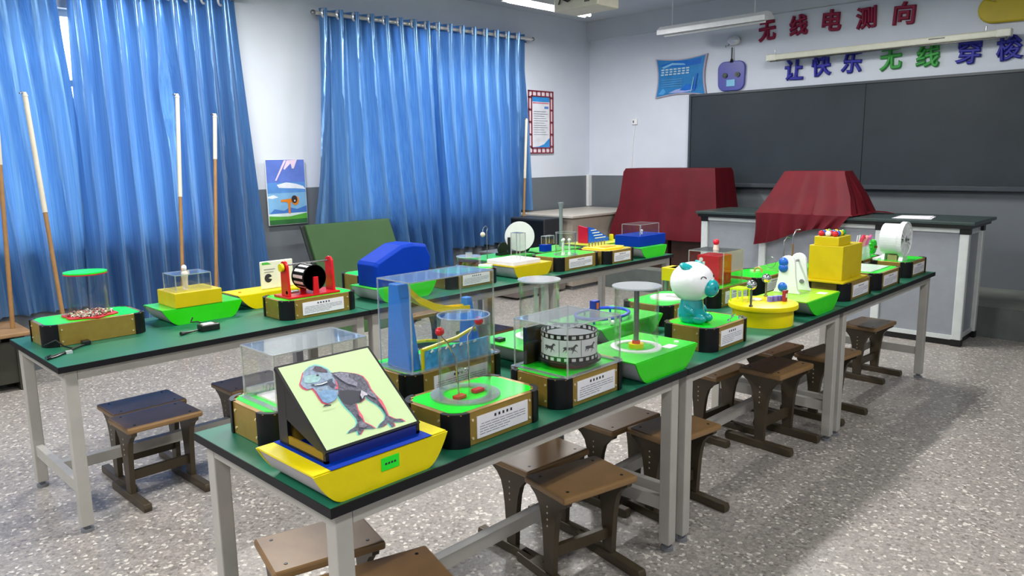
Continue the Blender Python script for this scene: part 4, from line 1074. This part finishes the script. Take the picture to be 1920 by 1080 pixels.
chute([(-.585, .70, 1.13), (-.585, .75, 1.085), (-.583, .82, 1.05), (-.58, .9, 1.026), (-.578, .985, 1.02)], .018, 'slide_chute')
b = MB()
b.tube([(-.50, .70, z+.07), (-.50, .76, z+.076), (-.50, .86, z+.086), (-.50, .93, z+.105), (-.50, .95, z+.108)], .007, 8)
b.tube([(-.62, .70, z+.075), (-.60, .80, z+.07), (-.52, .83, z+.078)], .006, 8)
b.tube([(-.50, .95, z+.108), (-.54, .99, z+.085)], .006, 8)
b.box(-.506, -.494, .697, .709, z, z+.075)
b.build('yellow_rail', P('rail_yellow', (236, 216, 14), .3), r, True)
for k in range(7):
    y_ = .735+k*.034
    MB().tube([(-.488, y_-.006, z+.058), (-.484, y_, z+.066), (-.488, y_+.007, z+.060)], [.003, .0045, .002], 8).build('white_dolphin', WHITE, r, True)

# green boat with clear cylinder and battery
r, z = boat(-.735, -.43, 1.165, 1.615, 1.25, 1.53, 'cloud_cylinder_exhibit', 'green boat base with a plain clear cylinder, behind the film drum', BGREEN, BGREEN2)
drum(r, -.572, 1.39, .084, z, 1.085, .006, .018, WHITE)
b = MB()
for k in (-1, 1): b.cyl((-.572, 1.39+k*.022, z), (-.572, 1.39+k*.022, 1.06), .008)
b.build('inner_tubes', EDGE, r, True)
MB().box(-.655, -.62, 1.20, 1.235, z, z+.014).build('black_switch_box', BLACK, r, bevel=.002)

# oval track on green boat
r, z = boat(-.745, -.44, 1.645, 2.125, 1.74, 2.03, 'oval_track_exhibit', 'green boat base with a blue oval track and small blue tower', BGREEN, BGREEN2)
pts = [(-.59+.105*math.cos(a), 1.845+.15*math.sin(a), z+.022) for a in [i*2*pi/40 for i in range(40)]]
MB().tube(pts, .008, 8, True).build('oval_track', P('track_blue', (36, 70, 206), .3), r, True)
for a in range(6):
    t = a*pi/3; MB().cyl((-.59+.105*math.cos(t), 1.845+.15*math.sin(t), z), (-.59+.105*math.cos(t), 1.845+.15*math.sin(t), z+.02), .005).build('track_post', P('track_blue', (36, 70, 206), .3), r, True)
b = MB(); b.box(-.63, -.60, 1.80, 1.84, z, z+.085); b.m(1).box(-.601, -.598, 1.812, 1.83, z+.045, z+.075).box(-.601, -.598, 1.812, 1.83, z+.01, z+.03)
b.build('blue_tower', [P('tower_navy', (30, 50, 150), .3), P('orange_stripe', (226, 92, 40), .4)], r, bevel=.002)
b = MB()
for k in range(2): b.sphere((-.47+.018*k, 1.74+.02*k, z+.03), (.006, .006, .018))
b.sphere((-.462, 1.75, z+.012), (.012, .012, .012))
b.build('white_rabbit', WHITE, r, True)

# yellow T arm over white disc
r, z = case(-.745, -.455, 2.185, 2.60, 'yellow_arm_exhibit', 'gold case with a yellow T shaped arm over a white disc, behind the toy pig')
MB().disc(-.585, 2.40, .095, z, z+.008, 36).build('white_disc', WHITE, r, True)
MB().cyl((-.545, 2.54, z), (-.545, 2.54, z+.10), .012).build('stand_foot', YELD, r, True)
MB().box(-.57, -.52, 2.36, 2.56, z+.098, z+.165).build('yellow_arm', YELD, r, bevel=.003)
MB().box(-.60, -.49, 2.35, 2.45, z+.098, z+.165).build('yellow_head', YELD, r, bevel=.003)
MB().cyl((-.60, 2.40, z+.04), (-.60, 2.40, z+.098), .020).build('steel_weight', STEEL, r, True)

# red cube in a clear box
r, z = case(-.79, -.50, 2.735, 3.195, 'red_cube_exhibit', 'gold case with a red cube in a clear box, red ball knob on top')
cover(r, -.745, -.525, 2.85, 3.072, z, 1.055)
MB().box(-.715, -.575, 2.895, 3.035, z, z+.165).build('red_cube', [RED], r, bevel=.002)
f = MB()
f.box(-.5748, -.5738, 2.90, 3.03, z+.005, z+.16); f.m(1)
f.box(-.68, -.665, 2.8925, 2.8945, z+.10, z+.13).cyl((-.69, 2.8945, z+.14), (-.69, 2.8925, z+.14), .012, n=14)
f.m(2).box(-.5738, -.5728, 2.93, 2.98, z+.10, z+.13).cyl((-.5738, 2.985, z+.04), (-.5728, 2.985, z+.04), .018, n=14)
f.build('cube_markings', [P('orange_red_face', (206, 62, 26), .3), PAPER, P('ochre_mark', (200, 110, 40), .4)], r)
MB().lathe(-.635, 2.96, [(1e-4, 1.058), (.017, 1.058), (.013, 1.085), (1e-4, 1.088)], 18).build('white_stem', P('cream_stem', (226, 206, 190), .4), r, True)
MB().sphere((-.635, 2.96, 1.10), .018).build('red_knob', P('crimson_ball', (214, 20, 46), .25), r, True)

# small case with tan cord
r, z = case(-.78, -.50, 3.26, 3.62, 'tan_loop_exhibit', 'gold case with a small tan loop on top, right of the red cube')
MB().tube([(-.60+.025*math.cos(a), 3.42, z+.012+.03*math.sin(a)) for a in [i*pi/8 for i in range(9)]], .006, 8).build('tan_loop', P('tan_rubber', (206, 150, 90), .5), r, True)
MB().disc(-.66, 3.50, .03, z, z+.01).build('pale_disc', P('pale_green_disc', (170, 220, 150), .4), r, True)

# green boat with thin wire stands
r, z = boat(-.80, -.52, 3.66, 4.17, 3.76, 4.05, 'wire_stand_exhibit', 'green boat base with thin wire stands, in front of the lecture counter', BGREEN, BGREEN2)
b = MB()
for k, (x_, y_) in enumerate(((-.66, 3.90), (-.64, 3.99))): b.tube([(x_, y_, z), (x_, y_, z+.17+.03*k), (x_+.01, y_+.02, z+.20+.04*k), (x_+.03, y_+.04, z+.19+.05*k)], .004, 6)
b.tube([(-.70+.035*math.cos(a), 3.80, z+.04+.035*math.sin(a)) for a in [i*2*pi/16 for i in range(16)]], .002, 5, True)
b.build('wire_stand', STEEL, r, True)
MB().tube([(-.64, 3.99, z), (-.64, 3.99, z+.15)], .007, 8).build('brown_rod', P('copper_brown', (150, 104, 84), .4), r, True)

# colourful jar machine behind the wheel
r, z = case(-.60, -.322, 4.33, 4.78, 'jar_gear_exhibit', 'gold case with glass jars, pink ribbons and a green gear, left of the white wheel', screws=False)
for k in range(2):
    b = MB(); b.lathe(-.365, 4.46+.075*k, [(.032, z), (.034, z+.07), (.026, z+.085), (.026, z+.095)], 20)
    b.build('glass_jar', EDGE, r, True, recalc=False)
b = MB(); n_ = 14; pl = []
for i in range(n_*2): a = 2*pi*i/(n_*2); q = .045 if i % 2 else .052; pl.append((4.655+q*math.cos(a), z+.07+q*math.sin(a)))
b.prism(pl, 'x', -.365, -.342).build('green_gear', P('gear_green', (40, 214, 40), .3), r)
MB().cyl((-.39, 4.655, z+.07), (-.325, 4.655, z+.07), .008).build('gear_shaft', P('brown_shaft', (150, 84, 50), .4), r, True)
MB().box(-.42, -.366, 4.645, 4.665, z, z+.07).build('gear_stand', WHITE, r)
for k, (c, y0_) in enumerate((((214, 36, 72), 4.43), ((236, 160, 150), 4.49), ((206, 90, 150), 4.55))):
    MB().tube([(-.37, y0_, z+.08), (-.36, y0_+.01, z+.13), (-.355, y0_+.04, z+.16-.01*k), (-.36, y0_+.07, z+.15), (-.37, y0_+.09, z+.12)], [.012, .014, .012, .009, .006], 8).build('ribbon_figure', P('ribbon_%d' % k, c, .4), r, True)
for k in range(2): MB().cyl((-.38, 4.38+.04*k, z), (-.37, 4.40+.04*k, z+.17), .004).build('clear_stick', WHITE, r, True)

# ------------------------------------------------------------------ left row
r, z = case(-2.645, -2.355, .0, .46, 'bead_drum_exhibit', 'gold case with a beaded red pad and a clear drum with green lid', plate=False)
STAR = []
for i in range(24):
    a = 2*pi*i/24; q = 1+.10*math.cos(6*a); STAR.append((-2.497+.115*q*math.cos(a), .24+.115*q*math.sin(a)))
MB().prism(STAR, 'z', z, z+.008).build('red_pad', P('red_pad', (200, 24, 40), .35), r, bevel=.002)
BD = speckle('mixed_beads', [(206, 40, 50), (230, 226, 210), (50, 60, 70), (200, 180, 140), (160, 60, 80), (90, 120, 80), (240, 238, 230), (120, 40, 40)], 130)
b = MB(); rnd = random.Random(4)
for k in range(170):
    a, q = rnd.uniform(0, 6.283), .1*math.sqrt(rnd.random())
    b.sphere((-2.497+q*math.cos(a), .24+q*math.sin(a), z+.012), .0065, 8, 5)
bo = b.build('loose_beads', BD, r, True); bo['kind'] = 'stuff'
drum(r, -2.497, .24, .092, z+.008, 1.068, 0, 0)
MB().ring(-2.497, .24, .088, .096, 1.068, 1.074, 40).build('red_lid_rim', P('rim_red', (190, 40, 60), .3), r, True)
MB().disc(-2.497, .24, .095, 1.074, 1.080, 40).build('green_lid', GREEN, r, True)

r, z = boat(-2.655, -2.40, .545, .975, .61, .925, 'white_figure_exhibit', 'green boat base with a yellow block and a small white figure in a clear cover', BGREEN, BGREEN2)
MB().box(-2.63, -2.40, .615, .865, z, z+.078).build('yellow_block', YELD, r, bevel=.003)
z += .078
cover(r, -2.60, -2.44, .64, .83, z, z+.085)
b = MB(); b.lathe(-2.50, .715, [(1e-4, z), (.016, z), (.013, z+.03), (.015, z+.06), (.019, z+.085), (.012, z+.097), (.008, z+.10), (1e-4, z+.101)], 16)
b.sphere((-2.50, .715, z+.112), (.0125, .0125, .015))
fg = b.build('white_figurine', P('ivory_plastic', (228, 216, 200), .45), r, True)
MB().lathe(-2.50, .715, [(.0132, z+.115), (.0125, z+.124), (.006, z+.131), (1e-4, z+.132)], 14).build('figurine_hat', WHITE, fg, True)

r, z = boat(-2.72, -2.50, 1.005, 1.46, 1.09, 1.38, 'white_board_exhibit', 'yellow boat base with an upright white board, behind the striped drum', YEL, YEL)
MB().box(-2.60, -2.585, 1.19, 1.40, z, z+.165).build('upright_board', P('ivory_board', (226, 226, 206), .4), r, bevel=.006)
lay = [(P('board_green', (80, 180, 70), .4), [(.01, .145), (.07, .145), (.045, .16), (.01, .16)]), (INK, ell(.045, .065, .024, .026)), (P('ivory_board', (226, 226, 206), .4), [(.045, .065), (.073, .075), (.073, .055)]), (LINE, rect(.02, .115, .09, .119)), (LINE, rect(.02, .10, .08, .103))]
art('board_print', lay, (-2.5848, 1.19, z), (0, 1, 0), (0, 0, 1), (1, 0, 0), r)
MB().cyl((-2.60, 1.06, z), (-2.60, 1.06, z+.006), .008).build('orange_button', P('orange_button', (226, 120, 30), .4), r, True)

r, z = case(-2.32, -2.045, 1.03, 1.495, 'striped_drum_exhibit', 'gold case with red end supports and a black and white striped drum')
MB().box(-2.25, -2.085, 1.085, 1.40, z, z+.012).build('red_base_plate', RED, r, bevel=.002)
z += .012
def redsup(y, hh):
    xs = -2.155; P_ = [(xs-.038, z), (xs+.042, z), (xs+.034, z+hh)]+[(xs+.034*math.cos(a), z+hh+.034*math.sin(a)) for a in [k*pi/8 for k in range(1, 8)]]+[(xs-.034, z+hh)]
    return MB().prism(P_, 'y', y, y+.014).build('red_support', RED, r, bevel=.002)
redsup(1.10, .155); redsup(1.375, .155)
MB().cyl((-2.155, 1.095, z+.155), (-2.155, 1.08, z+.155), .022).build('yellow_knob', YEL, r, True)
MB().cyl((-2.155, 1.10, z+.166), (-2.155, 1.385, z+.166), .005).build('axle', STEEL, r, True)
cy, cz, R_ = 1.255, z+.085, .068
b = MB(); n = 48; xa, xb = -2.225, -2.105
for k in range(n):
    b.m(k % 4 // 2)
    a0, a1 = 2*pi*k/n, 2*pi*(k+1)/n
    b.face([(xa, cy+R_*math.cos(a0), cz+R_*math.sin(a0)), (xa, cy+R_*math.cos(a1), cz+R_*math.sin(a1)), (xb, cy+R_*math.cos(a1), cz+R_*math.sin(a1)), (xb, cy+R_*math.cos(a0), cz+R_*math.sin(a0))])
b.m(0)
for x_ in (xa, xb): b.face([(x_, cy+R_*math.cos(2*pi*k/n), cz+R_*math.sin(2*pi*k/n)) for k in range(n)])
for x_ in (xa, xb-.008): b.cyl((x_, cy, cz), (x_+.008, cy, cz), R_+.004, n=36)
b.cyl((xb, cy, cz), (xb+.012, cy, cz), .008)
b.build('striped_drum', [P('matte_black', (12, 12, 13), .8, spec=.15), P('matte_white', (232, 232, 230), .8, spec=.15)], r)
MB().prism([(cy-.018, z), (cy+.018, z), (cy+.014, cz+.008), (cy-.014, cz+.008)], 'x', xb+.004, xb+.014).build('drum_bracket', RED, r, bevel=.002)
MB().prism([(cy-.018, z), (cy+.018, z), (cy+.014, cz+.008), (cy-.014, cz+.008)], 'x', xa-.016, xa-.004).build('drum_bracket', RED, r, bevel=.002)
cx = -2.155
MB().cyl((cx+.02, 1.10, z+.02), (cx+.02, 1.17, z+.02), .01).build('crank_pin', STEEL, r, True)

r, z = boat(-2.34, -2.06, 1.63, 2.08, 1.69, 2.02, 'blue_wedge_exhibit', 'green boat base carrying a big blue wedge shaped housing', BGREEN, BGREEN2)
pr = [(1.66, z), (2.06, z), (2.085, z+.15), (2.05, z+.225), (1.95, z+.24), (1.86, z+.235), (1.67, z+.15), (1.655, z+.13)]
def rows_(x, s): return [(x, 1.86+(y-1.86)*s, z+(zz_-z)*s) for y, zz_ in pr]
b = MB(); b.sheet([rows_(-2.30, .9), rows_(-2.285, 1), rows_(-2.12, 1), rows_(-2.10, .93)], True)
b.face(rows_(-2.30, .9)); b.face(rows_(-2.10, .93))
b.build('blue_wedge_housing', BLUE, r, bevel=.004)

case(-2.725, -2.445, 1.80, 2.16, 'plain_gold_exhibit', 'gold case half hidden behind the blue wedge housing', screws=False, plate=False)

r, z = case(-2.36, -2.075, 2.215, 2.655, 'brown_jar_exhibit', 'gold case with a low clear tub of dark brown bits')
MB().disc(-2.282, 2.56, .072, z, z+.034, 28).build('brown_bits', speckle('brown_bits', [(70, 24, 18), (96, 36, 26), (50, 20, 18), (120, 60, 44)], 90), r, True)
drum(r, -2.282, 2.56, .082, z, z+.062, .004, .010)
MB().disc(-2.282, 2.56, .024, z+.069, z+.092).build('clear_knob', EDGE, r, True)
MB().prism([(-2.19, 2.56), (-2.11, 2.60), (-2.12, 2.63), (-2.19, 2.60)], 'z', z, z+.018).build('white_paddle', WHITE, r, bevel=.003)

r, z = boat(-2.37, -2.06, 2.775, 3.175, 2.815, 3.13, 'white_plate_exhibit', 'yellow boat base with a white plate and narrow clear box', YELD, YELD)
MB().box(-2.345, -2.08, 2.79, 3.07, z, z+.032).build('white_plate', P('white_plate', (236, 232, 234), .35), r, bevel=.004)
z += .032
cover(r, -2.215, -2.125, 2.905, 2.965, z, z+.185)

r, z = boat(-2.73, -2.45, 2.90, 3.42, 3.0, 3.32, 'white_disc_exhibit', 'green boat base with a big round white disc and black wheels', P('deep_green_panel', (24, 140, 40), .35), P('deep_green_top', (46, 170, 62), .35))
MB().cyl((-2.56, 3.36, z+.135), (-2.547, 3.345, z+.135), .116, n=44).build('round_white_disc', P('white_disc', (232, 230, 234), .45), r, True)
b = MB(); b.cyl((-2.60, 3.20, z+.05), (-2.585, 3.20, z+.05), .05, n=24).cyl((-2.60, 3.47, z+.035), (-2.585, 3.47, z+.035), .035, n=20).cyl((-2.60, 3.40, z+.03), (-2.585, 3.40, z+.03), .03, n=20).box(-2.62, -2.57, 3.15, 3.41, z, z+.02).cyl((-2.60, 3.28, z), (-2.60, 3.28, z+.13), .012)
b.build('black_wheel_frame', BLACK, r, True)
b = MB(); b.tube([(-2.50, 2.945, z), (-2.50, 2.945, z+.21), (-2.50, 2.955, z+.235), (-2.505, 2.94, z+.25), (-2.51, 2.92, z+.235), (-2.512, 2.915, z+.205)], .003, 6)
wr = b.build('wire_arch', STEEL, r, True)
MB().sphere((-2.512, 2.915, z+.188), .019).build('hanging_ball', P('ivory_ball', (206, 196, 176), .4), wr, True)

r, z = case(-2.34, -2.035, 3.225, 3.72, 'pillar_cylinder_exhibit', 'gold case with thin white pillars inside a clear cylinder', screws=False)
drum(r, -2.14, 3.42, .078, z, 1.032, 0, .014)
for x_, y_ in ((-2.14, 3.385), (-2.13, 3.45), (-2.17, 3.43)):
    b = MB(); b.cyl((x_, y_, z), (x_, y_, z+.10), .006).cyl((x_, y_, z), (x_, y_, z+.02), .014, .008).sphere((x_, y_, z+.11), .013)
    b.build('white_pillar', WHITE, r, True)

r, z = boat(-2.73, -2.44, 3.50, 3.98, 3.6, 3.88, 'tall_tube_exhibit', 'green boat base with a tall grey tube and small blue block', P('deep_green_panel', (24, 140, 40), .35), BGREEN2)
MB().lathe(-2.60, 3.905, [(1e-4, z), (.016, z), (.015, z+.30), (.017, z+.335), (.024, z+.362), (.024, z+.368), (1e-4, z+.368)], 20).build('grey_tube', P('grey_tube', (134, 142, 150), .35, .3), r, True)
MB().box(-2.52, -2.455, 3.54, 3.62, z, z+.055).build('blue_block', BLUE, r, bevel=.002)
cover(r, -2.515, -2.462, 3.56, 3.66, z+.056, z+.12)

r, z = case(-2.315, -1.99, 3.745, 4.13, 'yellow_plate_exhibit', 'gold case with a yellow plate and small brass pegs on top', screws=False, top=P('straw_top', (206, 190, 60), .35))
MB().prism([(-2.27, 3.79), (-2.06, 3.80), (-2.03, 3.97), (-2.08, 4.08), (-2.24, 4.06), (-2.29, 3.93)], 'z', z, z+.014).build('yellow_plate', P('amber_plate', (240, 210, 40), .3), r, bevel=.003)
MB().box(-2.16, -2.10, 3.86, 4.0, z+.014, z+.018).build('orange_strip', P('orange_strip', (240, 150, 30), .4), r)
for k in range(6): MB().cyl((-2.24, 3.83+.04*k, z+.014), (-2.24, 3.83+.04*k, z+.05), .005, n=8).build('brass_peg', GOLDRIM, r, True)

r, z = boat(-2.73, -2.42, 4.09, 4.63, 4.18, 4.54, 'red_blue_ramp_exhibit', 'olive boat base with a red and blue sloping ramp block', P('olive_panel', (120, 150, 30), .35), P('lime_olive_top', (190, 206, 60), .35))
MB().prism([(-2.66, z), (-2.565, z), (-2.565, z+.135), (-2.66, z+.15)], 'y', 4.205, 4.225).build('red_end_plate', P('ruby_plate', (190, 24, 56), .3), r)
b = MB(); b.prism([(4.226, z), (4.53, z), (4.53, z+.02), (4.30, z+.125), (4.226, z+.14)], 'x', -2.655, -2.56)
rb = b.build('blue_ramp', P('ramp_blue', (24, 96, 214), .3), r)
b = MB()
for k in range(4):
    zz_ = z+.105-k*.024; b.box(-2.5595, -2.557, 4.255+.02*k, 4.33+.045*k, zz_, zz_+.008)
b.build('white_stripes', WHITE, rb)
MB().box(-2.56, -2.53, 4.52, 4.545, z, z+.055).build('yellow_post', YEL, r, bevel=.002)

r, z = boat(-2.36, -1.985, 4.19, 4.565, 4.25, 4.53, 'blue_box_exhibit', 'green boat base with a flat blue box and clear cover, end of the left row', BGREEN, BGREEN2)
MB().box(-2.29, -2.035, 4.24, 4.62, z, z+.088).build('blue_box', BLUE, r, bevel=.003)
z += .088
cover(r, -2.255, -2.07, 4.29, 4.57, z, z+.088)
b = MB(); b.cyl((-2.15, 4.43, z), (-2.15, 4.43, z+.02), .008).sphere((-2.15, 4.43, z+.028), .012)
b.build('white_peg', WHITE, r, True)

# loose cables on the left table
b = MB()
b.tube([(-2.20, -.02, .764), (-2.17, -.045, .765), (-2.13, -.05, .765), (-2.15, -.01, .765), (-2.21, .05, .765), (-2.26, .10, .766), (-2.30, .15, .766)], .0045, 6)
b.tube([(-2.21, .05, .767), (-2.15, -.03, .769), (-2.12, -.045, .769)], .004, 6)
b.tube([(-2.37, .0, .775), (-2.33, .04, .80), (-2.29, .06, .775), (-2.25, .085, .766)], .004, 6)
r = thing('power_cable', 'black cable loop lying beside the beaded pad case', 'cable', (-2.2, .05, H))
b.build('cord', BLACK, r, True)
MB().box(-2.335, -2.295, .14, .175, H, H+.022).build('plug', BLACK, r, bevel=.004)
MB().box(-2.205, -2.185, .04, .065, H, H+.012).build('tie', P('cable_tie', (180, 190, 190), .4), r)
r = thing('power_adapter', 'black power adapter with pale sticker, before the yellow block exhibit', 'adapter', (-2.17, .66, H))
MB().box(-2.20, -2.14, .63, .725, H, H+.034).build('adapter_body', BLACK, r, bevel=.006)
MB().box(-2.19, -2.15, .645, .70, H+.034, H+.0355).build('sticker', PAPER, r)
MB().tube([(-2.17, .63, H+.01), (-2.165, .59, H+.008), (-2.16, .56, H+.008), (-2.15, .53, H+.01)], [.004, .004, .007, .010], 8).build('lead', BLACK, r, True)
MB().tube([(-2.20, .68, H+.02), (-2.25, .66, H+.035), (-2.29, .64, H+.03), (-2.30, .655, H+.05)], .004, 6).build('lead', BLACK, r, True)
